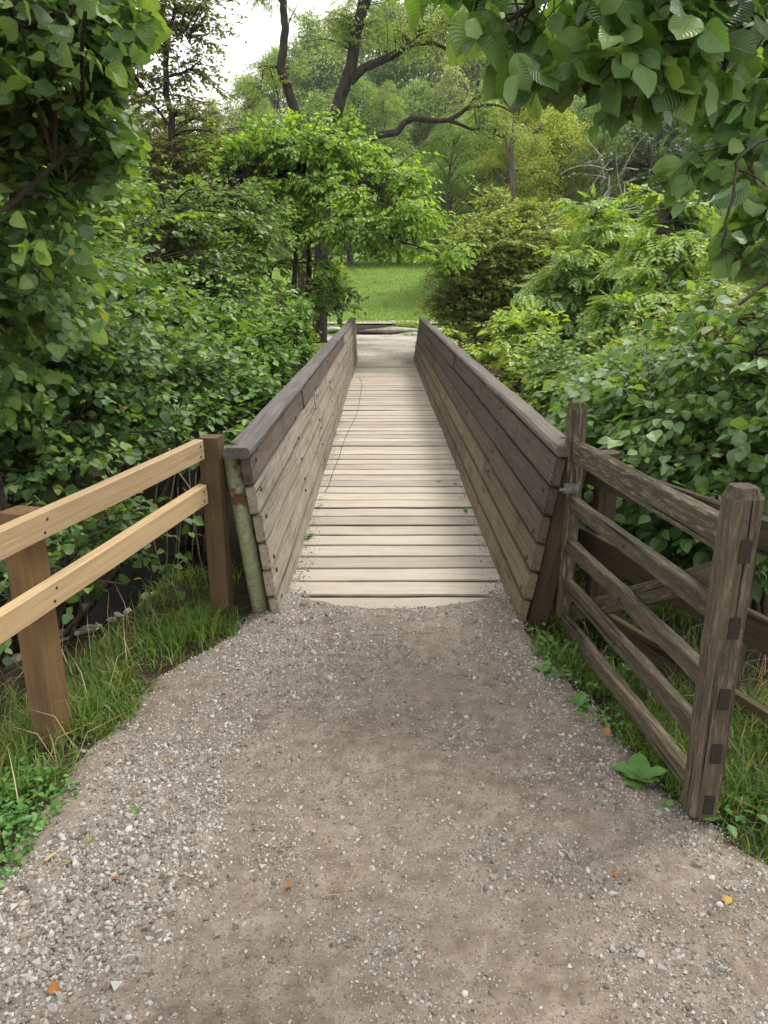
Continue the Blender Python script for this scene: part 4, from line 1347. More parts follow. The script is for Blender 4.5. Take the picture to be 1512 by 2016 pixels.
# lower dark skirt bush below it
b = gbase(-2.7, 15.9)
s_b = [bl(470, 500, 16.2, .8, .7, .35), bl(420, 480, 15.8, .7, .7, .4), bl(550, 520, 17.4, .6, .5, .3), bl(660, 570, 17.6, .4, .4, .25), bl(470, 560, 15.5, .8, .7, .4), bl(540, 575, 15.7, .7, .7, .3), bl(600, 590, 16, .5, .6, .25), bl(430, 530, 15, .7, .7, .4), bl(660, 610, 16.6, .3, .4, .2)]
plant('maple_shrub', 'dark low shrub at the foot of the centre tree', 'shrub', b, auto_limbs(b, [c for c, _ in s_b], 0.04, 0.012, gg), s_b, 330, T_MID, 0.085, 'maple', ntw=4, twl=0.34, npl=6, seed=19, bark_m='bark_dark')

# ---- G: the tall dark tree and its crooked limbs
def pl(Y, *pp): return [at(a, c, Y) for a, c in pp]
b = gbase(at(628, 600, 21.5)[0], 21.5)
G_l = [([b] + pl(21.5, (632, 500), (640, 380), (652, 255), (675, 180), (694, 120), (703, 60), (722, 0), (745, -80)), 0.21, 0.105),
       (pl(21.5, (690, 160), (717, 131), (757, 118), (797, 95), (817, 84), (836, 60), (868, 45), (905, 52), (940, 80)), 0.11, 0.03),
       (pl(21.5, (815, 86), (845, 84), (868, 90), (886, 103), (902, 122)), 0.06, 0.022),
       (pl(21.5, (868, 47), (874, 66), (884, 70), (920, 60), (950, 78)), 0.05, 0.015),
       (pl(21.3, (640, 330), (690, 290), (748, 263), (782, 262), (797, 240), (815, 231), (850, 238), (884, 238), (918, 214), (935, 196), (942, 160)), 0.11, 0.035),
       (pl(21.3, (884, 238), (905, 244), (932, 257), (950, 250), (990, 272)), 0.05, 0.016), (pl(21.3, (918, 214), (960, 205), (985, 208), (1010, 222)), 0.05, 0.014),
       (pl(21.3, (935, 196), (960, 180), (985, 160)), 0.045, 0.014), (pl(21.3, (885, 103), (886, 88), (905, 78), (940, 90)), 0.035, 0.01),
       (pl(21.5, (703, 100), (700, 40), (712, -20)), 0.05, 0.03)]
G_b = [bl(720, 40, 21.5, .7, .9, .6), bl(800, 60, 21.5, .9, .9, .5), bl(880, 40, 21.3, .7, .9, .45), bl(930, 100, 21.3, .6, .8, .4), bl(940, 190, 21, .6, .8, .4), bl(985, 250, 21, .5, .7, .35),
       bl(760, -30, 21.5, 1, .9, .4), bl(690, 70, 21.5, .4, .5, .4), bl(650, 60, 21.5, .35, .4, .3)]
plant('crooked_tree', 'tall tree with leaning black trunk and crooked limbs behind the bridge', 'tree', b, G_l, G_b, 330, T_NARROW, 0.085, 'pale', ntw=4, twl=0.34, npl=8, droop=0.5, clump=2, seed=20, bark_m='bark_dark', r_br=0.010, shell=0.7, limb_sides=9, wob=0.3)
b2_ = gbase(at(588, 600, 23)[0], 23)
G2_l = [([b2_] + pl(23, (600, 450), (592, 300), (583, 222), (566, 175), (552, 133), (558, 95), (562, 50), (557, 0), (553, -80)), 0.155, 0.085),
        (pl(23, (552, 133), (535, 131), (520, 128), (508, 134)), 0.05, 0.02), (pl(23, (530, 131), (540, 165), (549, 195), (545, 220)), 0.022, 0.008), (pl(23, (515, 130), (518, 150), (512, 172), (518, 190)), 0.016, 0.006),
        (pl(23, (560, 80), (570, 40), (585, 10)), 0.02, 0.008), (pl(23, (557, 10), (540, -10), (520, -20)), 0.03, 0.01)]
G2_b = [bl(515, 130, 23, .45, .5, .3), bl(545, 160, 23, .4, .5, .3), bl(580, 130, 23, .25, .4, .3), bl(575, 20, 23, .3, .5, .2), bl(520, -10, 23, .5, .5, .25), bl(500, 165, 23, .3, .4, .25)]
plant('crooked_tree', 'slimmer black crooked stem left of the leaning trunk, against the sky', 'tree', b2_, G2_l, G2_b, 90, T_NARROW, 0.085, 'pale', ntw=4, twl=0.3, npl=7, droop=0.5, clump=1, seed=21, bark_m='bark_dark', shell=0.7, limb_sides=8, wob=0.3)

# ---- I: hawthorn right of the far end
b = gbase(2.35, 17.6)
I_b = [bl(990, 500, 17, .9, .6, .6), bl(1060, 430, 18, .6, .6, .4), bl(890, 540, 17.4, .4, .6, .5), bl(930, 480, 17.6, 1.0, 1, .6), bl(1020, 470, 17.8, 1.0, 1, .6), bl(950, 570, 17.2, .9, .9, .6), bl(1030, 570, 17.4, .9, .9, .5), bl(900, 600, 17.2, .5, .7, .45), bl(985, 420, 18, .6, .8, .35), bl(960, 640, 16.8, .9, .7, .3), bl(1070, 520, 17.6, .6, .7, .5)]
plant('hawthorn_bush', 'rounded olive hawthorn bush with yellowing leaves right of the bridge end', 'shrub', b, auto_limbs(b, [c for c, _ in I_b], 0.06, 0.016, gg), I_b, 900, T_RH, 0.078, 'haw', ntw=5, twl=0.36, npl=10, droop=0.1, seed=22, bark_m='bark_mid', shell=0.5, r_br=0.006)

# ---- K: lime bush pressed against the right parapet
b = gbase(1.9, 10.6)
K_b = [bl(930, 690, 11.5, .3, .6, .25), bl(985, 715, 10.5, .35, .6, .3), bl(1040, 700, 10.2, .4, .6, .35), bl(1060, 760, 9.2, .3, .5, .3), bl(1010, 750, 9.8, .25, .5, .25), bl(905, 665, 12.6, .2, .5, .16), bl(1030, 650, 10.8, .3, .5, .2)]
plant('sycamore_sapling', 'lime green sapling pressed against the outside of the right parapet', 'sapling', b, auto_limbs(b, [c for c, _ in K_b], 0.03, 0.01, gg), K_b, 150, T_MID, 0.10, 'lime', ntw=4, twl=0.26, npl=6, droop=0.3, upn=1.6,
      parts=200, bigt=T_MED_HAZEL, bigkey='lime', bigmat='lime_part', seed=23)

# ---- J: ash saplings on the right bank
b = gbase(2.7, 9.5)
J_l = [([b] + pl(10, (1172, 780), (1190, 720), (1215, 660), (1255, 622), (1310, 590)), 0.035, 0.010), ([b] + pl(10, (1230, 690), (1290, 600), (1340, 500)), 0.03, 0.008), ([b] + pl(10.5, (1250, 640), (1270, 540), (1300, 440)), 0.025, 0.008)]
J_b = [bl(1300, 620, 10, .6, .7, .35), bl(1360, 560, 10.5, .6, .7, .45), bl(1300, 520, 10.5, .45, .6, .35), bl(1330, 440, 11, .4, .6, .35), bl(1250, 690, 9.6, .45, .5, .25), bl(1400, 480, 11.5, .5, .6, .4), bl(1180, 760, 9, .4, .5, .2), bl(1330, 690, 9, .3, .4, .2), bl(1240, 620, 10, .4, .5, .25)]
plant('ash_sapling', 'feathery pale ash sapling with black curved stem on the right bank', 'sapling', b, J_l, J_b, 210, T_PIN, 0.24, 'ash', ntw=3, twl=0.28, npl=5, droop=0.45, upn=1.4, seed=24, bark_m='bark_dark')
b = gbase(2.6, 12.4)
J2_l = [([b] + pl(12.4, (1060, 610), (1110, 550), (1150, 490), (1170, 420)), 0.035, 0.010), (pl(12.4, (1110, 550), (1180, 520), (1230, 490)), 0.02, 0.008)]
J2_b = [bl(1150, 500, 12.4, .6, .7, .45), bl(1190, 550, 12.4, .5, .7, .35), bl(1180, 430, 12.6, .35, .6, .35), bl(1110, 560, 12, .45, .6, .3), bl(1200, 620, 12, .4, .6, .25), bl(1080, 620, 12, .4, .5, .25)]
plant('ash_sapling', 'second feathery ash sapling, between hawthorn bush and the curved black stem', 'sapling', b, J2_l, J2_b, 170, T_PIN, 0.24, 'ash', ntw=3, twl=0.28, npl=5, droop=0.45, upn=1.4, seed=25, bark_m='bark_dark')

# ---- L: glossy near bush on the right
b = gbase(2.7, 4.8)
L_b = [bl(1180, 860, 4.8, .35, .5, .2), bl(1290, 830, 4.5, .45, .6, .25), bl(1400, 780, 4.3, .45, .6, .3), bl(1480, 700, 4.0, .35, .6, .35), bl(1300, 930, 4.5, .45, .6, .22), bl(1440, 900, 4.0, .45, .6, .3), bl(1250, 760, 5.2, .35, .5, .2),
       bl(1370, 680, 4.6, .24, .4, .2), bl(1150, 800, 5.4, .2, .4, .12), bl(1480, 1010, 3.8, .3, .5, .25), bl(1250, 1010, 4.6, .35, .5, .2), bl(1450, 630, 4.2, .2, .4, .14), bl(1350, 1060, 4.4, .4, .5, .2)]
plant('elm_shrub', 'near glossy dark green bush behind the gate and old fence', 'shrub', b, auto_limbs(b, [c for c, _ in L_b], 0.03, 0.009, gg), L_b, 520, T_MED_ELM, 0.068, 'elm', ntw=4, twl=0.27, npl=6, droop=0.4, upn=1.4,
      parts=300, bigt=T_BIG_ELM, bigkey='elm', bigmat='elm_part', seed=26, r_br=0.008, sizevar=0.32, nj=0.75)

# ---- M/N: overhanging elm, trunk out of frame to the right
b = gbase(3.1, 1.3)
h1 = [at(1560, -150, 2.0), at(1400, 0, 1.95), at(1300, 60, 1.9), at(1210, 130, 1.85), at(1150, 180, 1.8)]
M_l = [([b, b + [-0.1, 0.1, 1.5], b + [-0.4, 0.3, 2.6], b + [-0.6, 0.5, 4.2]], 0.16, 0.09), ([b + [-0.35, 0.3, 2.4], at(1700, -250, 2.1)] + h1, 0.05, 0.006),
       ([at(1500, -110, 2.0), at(1300, -80, 1.9), at(1120, -30, 1.8), at(1000, 40, 1.75)], 0.016, 0.005), ([at(1400, 0, 1.95), at(1440, 100, 2.0), at(1400, 200, 1.95)], 0.010, 0.004),
       ([at(1300, -80, 1.9), at(1080, -60, 1.9), at(900, -40, 2.0)], 0.010, 0.004), ([b + [-0.3, 0.25, 2.2], at(1640, 120, 2.6), at(1500, 60, 3.2), at(1350, 40, 3.4)], 0.03, 0.008),
       ([b + [-0.2, 0.2, 1.9], at(1640, 300, 2.4), at(1550, 380, 2.4), at(1500, 360, 2.4)], 0.008, 0.004)]
M_b = [bl(1010, 60, 1.8, .10, .12, .06), bl(1090, 60, 1.75, .10, .12, .08), bl(1180, 60, 1.75, .12, .14, .08), bl(1280, 60, 1.8, .12, .15, .1), bl(1220, 160, 1.8, .11, .12, .05), bl(1330, 170, 1.85, .10, .14, .05), bl(1080, 150, 1.8, .07, .1, .04),
       bl(1420, 90, 2.0, .14, .2, .10), bl(1440, 190, 2.0, .07, .12, .05), bl(1120, -60, 1.8, .25, .25, .10), bl(1350, -80, 1.9, .3, .3, .12), bl(870, -30, 2.0, .08, .1, .04), bl(960, -20, 1.9, .10, .12, .05), bl(1200, 210, 1.85, .05, .06, .02)]
plant('elm_tree', 'overhanging elm with big pleated leaves hanging in the upper right corner', 'tree', b, M_l, M_b, 150, T_BIG_ELM, 0.074, 'elm', ntw=2, twl=0.12, npl=3, droop=0.75, upn=0.7, clump=1,
      parts=300, bigt=T_BIG_ELM, bigkey='elm', bigmat='elm_part', seed=27, r_br=0.0045, sizevar=0.3, bark_m='bark_twig', cut=lambda P: project(P)[1] < np.interp(project(P)[0], [840, 900, 960, 1040, 1130, 1220, 1300, 1420, 1520], [-60, -20, 80, 165, 150, 215, 185, 150, 200]))
# second tier of the same kind of tree, farther back on the right edge
b = gbase(3.4, 3.2)
M2_l = [([b, b + [0, 0, 1.6], b + [-0.2, 0, 3.0], b + [-0.5, 0.1, 4.5]], 0.12, 0.05), ([b + [0, 0, 1.8], at(1600, 120, 3.4), at(1480, 60, 3.4), at(1330, 20, 3.5)], 0.03, 0.008), ([b + [0, 0, 1.5], at(1640, 300, 3.0), at(1530, 250, 3.1)], 0.012, 0.005),
        ([b + [-0.2, 0, 2.8], at(1500, -100, 3.4), at(1300, -120, 3.5)], 0.03, 0.008)]
M2_b = [bl(1440, 40, 3.4, .4, .4, .25), bl(1330, 20, 3.5, .3, .4, .15), bl(1520, 160, 3.2, .10, .3, .22), bl(1520, 290, 3.0, .07, .25, .14), bl(1400, -80, 3.5, .6, .5, .2)]
plant('elm_tree', 'second elm on the right edge with smaller leaves behind the near hanging ones', 'tree', b, M2_l, M2_b, 150, T_MED_ELM, 0.085, 'elm', ntw=4, twl=0.2, npl=5, droop=0.6, upn=1.0,
      parts=200, bigt=T_BIG_ELM, bigkey='elm', bigmat='elm_part', seed=28, r_br=0.006)
# hanging sprig by the right edge
b = gbase(2.2, 2.6)
hp = [(1430, 500), (1400, 470), (1455, 470), (1390, 500)]
N_l = [([b, b + [0.05, -0.1, 0.9], at(1580, 520, 2.1), at(1512, 555, 2.0), at(1455, 600, 1.95)], 0.016, 0.004), ([at(1560, 250, 2.3), at(1455, 300, 2.1), at(1440, 380, 2.0), at(1425, 460, 1.95), at(1420, 500, 1.95)], 0.005, 0.0025),
       ([b + [0.05, -0.1, 0.9], at(1640, 380, 2.4), at(1560, 250, 2.3)], 0.007, 0.004)]
N_b = [bl(1415, 490, 1.95, .04, .05, .02), bl(1475, 540, 2.0, .05, .06, .03), bl(1440, 530, 1.95, .03, .05, .02), bl(1500, 480, 2.1, .05, .06, .03), bl(1490, 400, 2.2, .05, .06, .06)]
plant('elm_sprig', 'single hanging elm sprig with curled dark leaves before the right edge', 'sapling', b, N_l, N_b, 13, T_BIG_ELM, 0.095, 'elm', clump=1, ntw=2, twl=0.10, npl=3, droop=0.9, upn=0.4,
      parts=300, bigt=T_BIG_ELM, bigkey='elm', bigmat='elm_part', seed=30, r_br=0.004)

# ---- fillers on both banks
fill = [('viburnum_shrub', 'pale yellowish willow bush on the right bank below the elm', 'willow', 2.0, [bl(1450, 470, 19, 1.3, 1.2, .9), bl(1400, 560, 17, 1.0, 1, .7), bl(1520, 560, 16, 1.0, 1, .8)], T_NARROW, .11, 330, (6.6, 18)),
        ('bramble_bush', 'low tangled green bramble at the stream side right of the parapet', 'midg', 2.0, [bl(1120, 720, 9.2, .5, .6, .25), bl(1110, 660, 12, .6, .7, .3), bl(1210, 740, 8, .4, .5, .2), bl(1060, 680, 13, .5, .7, .3)], T_RH, .06, 260, (2.3, 9.5)),
        ('alder_shrub', 'dull green alder shrub low on the right bank under the ash', 'haw', 2.0, [bl(1290, 740, 7.6, .45, .6, .25), bl(1380, 660, 9, .6, .7, .4), bl(1480, 640, 8.5, .6, .7, .5), bl(1430, 560, 11, .7, .7, .5)], T_RH, .06, 300, (4.4, 9)),
        ('privet_bush', 'dim green bush between the hawthorn and the ash saplings', 'midg', 2.0, [bl(1100, 480, 20, 1.0, 1, .7), bl(1190, 440, 22, 1.2, 1, .9), bl(1120, 590, 16, .7, .8, .4), bl(1230, 560, 17, .9, .9, .6)], T_RH, .075, 330, (5.2, 19)),
        ('yew_tree', 'dark dense evergreen in the wood beyond the right bank', 'darkg', 2.0, [bl(1280, 330, 26, 2.0, 1.6, 1.4), bl(1380, 330, 27, 2.0, 1.6, 1.5), bl(1250, 440, 25, 1.8, 1.5, 1.2), bl(1350, 450, 25, 1.8, 1.4, 1.2)], T_RH, .10, 520, (9.5, 26)),
        ('hornbeam_shrub', 'mid green shrub in the left thicket beneath the hazel', 'maple', 2.0, [bl(60, 450, 8, .9, .8, .6), bl(150, 520, 7.5, .7, .7, .4), bl(220, 590, 7.2, .6, .6, .3), bl(-20, 560, 7, .8, .7, .7), bl(160, 330, 9, .7, .7, .5)], T_MID, .085, 300, (-4.4, 8)),
        ('holly_bush', 'very dark bush over the stream hollow left of the parapet', 'maple', 2.0, [bl(300, 800, 7.4, .6, .6, .25), bl(200, 720, 7.0, .7, .6, .35), bl(100, 800, 6.4, .6, .6, .4)], T_MID, .075, 170, (-3.2, 7.2))]
for i, (nm, lab, mt, _, bb, tp, sz_, nt, (bx, by)) in enumerate(fill):
    b = gbase(bx, by)
    plant(nm, lab, 'tree' if nm.endswith('tree') else 'shrub', b, auto_limbs(b, [c for c, _ in bb], 0.05, 0.012, gg), bb, nt, tp, sz_, mt, ntw=5, twl=0.36, npl=8, droop=0.2, seed=40 + i, bark_m='bark_mid', shell=0.5, r_br=0.007)

# dead pale branches on the right bank
tb = Tubes()
for a in range(16):
    p = at(1200 + rng.normal(0, 28), 345 + rng.normal(0, 22), 14)
    q = p + rng.normal(0, 0.45, 3) + [0, 0, -0.1]
    tb.add(bez(p, (p + q) / 2 + rng.normal(0, 0.12, 3), q, 6), np.linspace(0.014, 0.004, 6), 4)
st = at(1185, 640, 14); st[2] = float(terrain(st[0], st[1]))
tb.add(curve([st, at(1190, 500, 14), at(1200, 345, 14)], 10), np.linspace(0.05, 0.012, 10), 6)
tb.add(curve([at(1195, 420, 14), at(1240, 412, 14), at(1275, 402, 14)], 8), np.linspace(0.016, 0.005, 8), 5)
tb.add(curve([at(1195, 430, 14), at(1150, 400, 14), at(1100, 392, 14)], 8), np.linspace(0.016, 0.005, 8), 5)
r_ = tag(empty('dead_tree', st), 'bare grey dead branches poking out above the right bank saplings', 'tree')
tb.build('branches', M['bark_pale'], r_, st)
b = gbase(at(1008, 300, 27)[0], 27)
r_ = tag(empty('dead_tree', b), 'pale broken trunk standing above the hawthorn bush', 'tree')
tb = Tubes(); tb.add(curve([b, at(1008, 400, 27), at(1010, 330, 27), at(1006, 280, 27), at(1014, 225, 27)], 12), np.linspace(0.11, 0.05, 12), 8)
tb.add(curve([at(1008, 330, 27), at(1000, 290, 27), at(992, 262, 27)], 6), np.linspace(0.07, 0.02, 6), 6)
tb.build('trunk', M['bark_mid'], r_, b)

# ------------------------------------------------------------------ hillside trees: four kinds, copied
def bg_kind(seed, hgt, width, nclump, nleaf, lsize, tpl, open_=0.5):
    g = np.random.default_rng(seed)
    tb = Tubes()
    top = np.array([g.normal(0, 0.4), g.normal(0, 0.4), hgt * 0.9])
    tr = curve([(0, 0, -0.5), (g.normal(0, .2), g.normal(0, .2), hgt * 0.3), (g.normal(0, .35), g.normal(0, .35), hgt * 0.6), top], 14)
    tb.add(tr, np.linspace(0.24, 0.03, 14), 7)
    P, D, N = [], [], []
    for c in range(nclump):
        f = g.random() ** 0.8
        z = hgt * (0.12 + 0.85 * f)
        prof = math.sin(PI * min(1, (0.12 + 0.88 * f)) ** 0.75) ** 0.6
        a = g.uniform(0, 2 * PI)
        rr = width * prof * (g.random() ** 0.45)
        p = np.array([rr * math.cos(a), rr * math.sin(a), z + g.normal(0, 0.3)])
        q = tr[min(13, int(max(0, z - rr * 0.5) / hgt * 14))]
        tb.add(bez(q, (p + q) / 2 + np.array([0, 0, 0.3]), p, 5), np.linspace(0.05, 0.012, 5), 4)
        k = int(nleaf / nclump * g.uniform(0.5, 1.5))
        sc = g.uniform(0.45, 1.0) * width * 0.17
        off = g.normal(0, 1, (k, 3)) * np.array([sc, sc, sc * 0.5])
        off[:, 2] -= 0.25 * (off[:, 0] ** 2 + off[:, 1] ** 2) / max(sc, 0.1) * 0.6
        P.append(p + off)
        D.append(off / (np.linalg.norm(off, axis=1, keepdims=True) + 1e-6) + g.normal(0, 0.6, (k, 3)) + np.array([0, 0, -0.35]))
        N.append(np.array([0, 0, 1.0]) + g.normal(0, 0.55, (k, 3)))
    P, D, N = np.concatenate(P), np.concatenate(D), np.concatenate(N)
    S = lsize * np.exp(g.normal(0, 0.25, len(P)))
    root = empty('hillside_tree')
    t_ = tb.build('trunk', M['bark_mid'], root)
    c_ = scatter('crown', tpl, P, D, N, S, None, root)
    return root, t_, c_, hgt


kinds = [bg_kind(1, 10, 3.2, 85, 30000, 0.13, T_RH), bg_kind(2, 11, 2.5, 70, 26000, 0.14, T_NARROW), bg_kind(3, 9, 3.4, 90, 32000, 0.125, T_RH), bg_kind(4, 10, 3.0, 60, 15000, 0.13, T_RH)]
used = [False] * 4
ROWS = [('edge', 34, [(210, 250, 1, 'midg'), (330, 280, 0, 'ylg'), (440, 320, 1, 'midg'), (880, 240, 1, 'midg'), (940, 190, 0, 'midg'), (1010, 160, 1, 'ylg'), (1080, 230, 2, 'ylg'), (1180, 160, 1, 'midg'), (1290, 150, 0, 'darkg'), (1400, 170, 1, 'midg'), (1510, 160, 2, 'midg')]),
        ('ridge', 88, [(-60, 110, 0, 'midg'), (70, 120, 2, 'midg'), (190, 160, 0, 'pale'), (300, 205, 3, 'pale'), (375, 222, 1, 'pale'), (440, 200, 3, 'willow'), (500, 145, 0, 'pale'), (560, 95, 0, 'pale'), (625, 50, 2, 'pale'), (690, 20, 0, 'pale'),
                       (760, 0, 0, 'midg'), (830, -10, 2, 'pale'), (905, -20, 0, 'pale'), (980, -30, 2, 'pale'), (1080, -20, 0, 'midg'), (1200, -30, 2, 'pale'), (1330, -20, 0, 'midg'), (1460, -10, 2, 'pale'), (1590, 0, 0, 'midg')]),
        ('middle', 64, [(-40, 220, 2, 'midg'), (110, 240, 0, 'midg'), (240, 270, 1, 'pale'), (350, 300, 2, 'ylg'), (450, 270, 0, 'midg'), (535, 205, 1, 'pale'), (630, 200, 2, 'midg'), (700, 150, 0, 'midg'), (760, 170, 1, 'pale'), (820, 160, 0, 'midg'), (880, 150, 2, 'willow'),
                        (970, 140, 1, 'willow'), (1060, 170, 0, 'pale'), (1160, 160, 2, 'midg'), (1270, 190, 0, 'darkg'), (1390, 200, 2, 'midg'), (1510, 210, 0, 'darkg')]),
        ('lower', 48, [(-20, 330, 0, 'midg'), (110, 340, 2, 'midg'), (230, 370, 1, 'ylg'), (330, 350, 0, 'midg'), (440, 360, 2, 'ylg'), (600, 370, 0, 'midg'), (690, 350, 2, 'midg'), (790, 310, 0, 'midg'), (880, 290, 0, 'midg'), (965, 290, 2, 'midg'), (1060, 260, 1, 'midg'), (1150, 290, 0, 'ylg'),
                       (1250, 260, 2, 'darkg'), (1360, 250, 0, 'darkg'), (1470, 300, 2, 'midg'), (1580, 330, 0, 'ylg')])]
HUE = {'pale': 'pale green', 'willow': 'silvery willow green', 'midg': 'mid green', 'ylg': 'yellow green', 'darkg': 'dark green'}
ORD = ['first', 'second', 'third', 'fourth', 'fifth', 'sixth', 'seventh', 'eighth', 'ninth', 'tenth', 'eleventh', 'twelfth', 'thirteenth', 'fourteenth', 'fifteenth', 'sixteenth', 'seventeenth', 'eighteenth', 'nineteenth', 'twentieth']
for rn, Yd, lst in ROWS:
    seen = 0
    for i, (px, top, k, mt) in enumerate(lst):
        Y = Yd + rng.uniform(-1, 1) * (1.5 if rn == 'edge' else 4)
        X = at(px, 552, Y)[0]
        z = float(terrain(X, Y))
        hz_ = at(px, top, Y)[2] - z
        root, t_, c_, H0 = kinds[k]
        s = hz_ / (H0 * 1.0)
        if used[k]:
            r_ = root.copy(); COL.objects.link(r_)
            for ch in (t_, c_):
                cc = ch.copy(); COL.objects.link(cc); cc.parent = r_
                if ch is c_: crown = cc
        else:
            r_, crown = root, c_
            used[k] = True
        if not crown.data.materials: crown.data.materials.append(M['pale'])
        crown.material_slots[0].link = 'OBJECT'
        crown.material_slots[0].material = M[mt]
        r_.location = (X, Y, z)
        wx = max(s, 0.8) * (rng.uniform(0.75, 1.0) if rn == 'ridge' else rng.uniform(0.85, 1.1))
        r_.scale = (wx, wx, s)
        r_.rotation_euler = (0, 0, rng.uniform(0, 6.28))
        tag(r_, f'{HUE[mt]} tree on the far hillside, {ORD[i]} from the left in its {rn} row', 'tree', f'{rn} row of hillside trees')
# ------------------------------------------------------------------ grass, herbs, small things
def blades(name, X, Y, Z, Hh, mat, label=None, wid=0.004, lean=0.45, two=True, parent=None):
    n = len(X)
    a = rng.uniform(0, 2 * PI, n)
    dx, dy = np.cos(a), np.sin(a)
    ln = Hh * rng.uniform(0.15, 1.0, n) * lean * 2
    w = wid * rng.uniform(0.6, 1.4, n)
    px, py = -dy * w, dx * w
    base = np.stack([X, Y, Z - 0.01], -1)
    mid = base + np.stack([dx * ln * 0.3, dy * ln * 0.3, Hh * 0.6], -1)
    tip = base + np.stack([dx * ln, dy * ln, Hh * (1 - 0.25 * (ln / (Hh + 1e-6)) ** 2)], -1)
    o_ = np.stack([px, py, np.zeros(n)], -1)
    V = np.stack([base - o_, base + o_, mid + o_ * 0.8, mid - o_ * 0.8, tip], 1).reshape(-1, 3)
    i = np.arange(n) * 5
    F = np.concatenate([np.stack([i, i + 1, i + 2], -1), np.stack([i, i + 2, i + 3], -1), np.stack([i + 3, i + 2, i + 4], -1)])
    ob = obj(name, mesh_np(name, V, F, mat, None, True), parent)
    return tag(ob, label, None, None, 'stuff')


n = 60000
X = rng.uniform(-2.2, -0.5, n); Y = rng.uniform(1.3, 4.2, n)
L_, R_ = path_lim(np.minimum(Y, 3.6))
dist = L_ - X
tuft = vnoise(X, Y, 61, 5, 3)
ok = (dist > -0.09 + 0.16 * rng.random(n) ** 0.6) & (dist < 0.75) & (rng.random(n) < np.clip(0.10 + 1.3 * sstep(0.42, 0.68, tuft), 0, 1) * (1 - 0.8 * sstep(0.25, 0.6, dist)))
ok &= ~((X > -0.80) & (Y > 3.5))
ok &= ~((X < -1.0) & (Y < 2.15) & (rng.random(n) < 0.8))
X, Y = X[ok], Y[ok]
Z = terrain(X, Y) - 0.02
Hh = rng.uniform(0.04, 0.13, len(X)) * (0.55 + 0.75 * vnoise(X, Y, 62, 3, 2)) * np.clip(0.45 + (path_lim(np.minimum(Y, 3.6))[0] - X) * 5, 0.45, 1.25)
blades('grass', X, Y, Z, Hh, M['grass'], 'tufted bright grass along the left edge of the path', 0.0026, 0.6)

n = 70000
X = rng.uniform(0.5, 2.4, n); Y = rng.uniform(1.4, 4.4, n)
L_, R_ = path_lim(np.minimum(Y, 3.6))
dist = X - R_
tuft = vnoise(X, Y, 63, 5, 3)
ok = (dist > -0.08 + 0.14 * rng.random(n) ** 0.6) & (dist < 1.0) & (rng.random(n) < np.clip(0.10 + 1.2 * sstep(0.42, 0.68, tuft), 0, 1) * (1 - 0.4 * sstep(0.4, 1.0, dist)))
ok &= ~((X < 0.86) & (Y > 3.42))
X, Y = X[ok], Y[ok]
Z = terrain(X, Y) - 0.02
Hh = rng.uniform(0.04, 0.14, len(X)) * (0.5 + 0.8 * vnoise(X, Y, 64, 3, 2)) * np.clip(0.35 + (X - path_lim(np.minimum(Y, 3.6))[1]) * 4, 0.35, 1.3)
blades('grass', X, Y, Z, Hh, M['grass'], 'darker long grass growing through and under the gate', 0.0026, 0.6)

# pale dry stalks in the verges
n = 260
X = np.concatenate([rng.uniform(-1.9, -1.05, n // 2), rng.uniform(0.95, 1.9, n // 2)]); Y = rng.uniform(1.8, 3.5, n)
blades('dry_stalks', X, Y, terrain(X, Y) - 0.02, rng.uniform(0.12, 0.3, n), M['dry'], 'thin straw coloured dry stalks in both verges', 0.0016, 0.7)

# leafy ground cover: near left corner, both banks
def cover(name, X, Y, size, mat, label, hmin, hmax, tp=T_MID, seed=0):
    n = len(X)
    P = np.stack([X, Y, terrain(X, Y) + rng.uniform(hmin, hmax, n)], -1)
    a = rng.uniform(0, 2 * PI, n)
    D_ = np.stack([np.cos(a), np.sin(a), rng.normal(-0.1, 0.25, n)], -1)
    N_ = np.array([0, 0, 1.3]) + rng.normal(0, 0.4, (n, 3))
    ok = allowed(P) | (P[:, 1] < 3.4)
    ob = scatter(name, tp, P[ok], D_[ok], N_[ok], size * np.exp(rng.normal(0, 0.25, ok.sum())), mat, None)
    return tag(ob, label, None, None, 'stuff')


n = 9000
X = rng.uniform(-1.9, -0.9, n); Y = rng.uniform(1.2, 2.5, n)
dist = path_lim(Y)[0] - X
ok = (dist > -0.02) & (dist < 0.8) & (rng.random(n) < 0.55 + 0.5 * (vnoise(X, Y, 71, 5, 2) - 0.3)) & (Y < 2.1 + 0.3 * vnoise(X, Y, 72, 4, 2))
cover('clover_patch', X[ok], Y[ok], 0.022, M['herb'], 'low green clover patch in the near left corner', 0.0, 0.06)
n = 1500
X = rng.uniform(0.7, 1.8, n); Y = rng.uniform(1.6, 3.5, n)
dist = X - path_lim(Y)[1]
ok = (dist > -0.03) & (dist < 0.5) & (rng.random(n) < sstep(0.45, 0.6, vnoise(X, Y, 73, 4, 2)))
cover('herb_patch', X[ok], Y[ok], 0.030, M['herb'], 'small broad leaved herbs among the grass by the gate', 0.0, 0.05)
n = 42000
X = rng.uniform(-9, 11, n); Y = rng.uniform(4.2, 25, n)
ok = ((np.abs(X - 0.1) > 0.95) & (terrain(X, Y) > -1.36) & ~((Y > 17) & (np.abs(X) < 1.6)) & (rng.random(n) < sstep(0.36, 0.55, vnoise(X, Y, 74, 0.7, 3))))
ok &= ~((X < 0) & (Y < 7.5))
cover('undergrowth', X[ok], Y[ok], 0.085, M['haw'], 'olive green undergrowth covering the stream banks', 0.02, 0.35, T_MID)
n = 30000
X = rng.uniform(-16, 14, n); Y = 25.6 + 24 * rng.random(n) ** 1.4
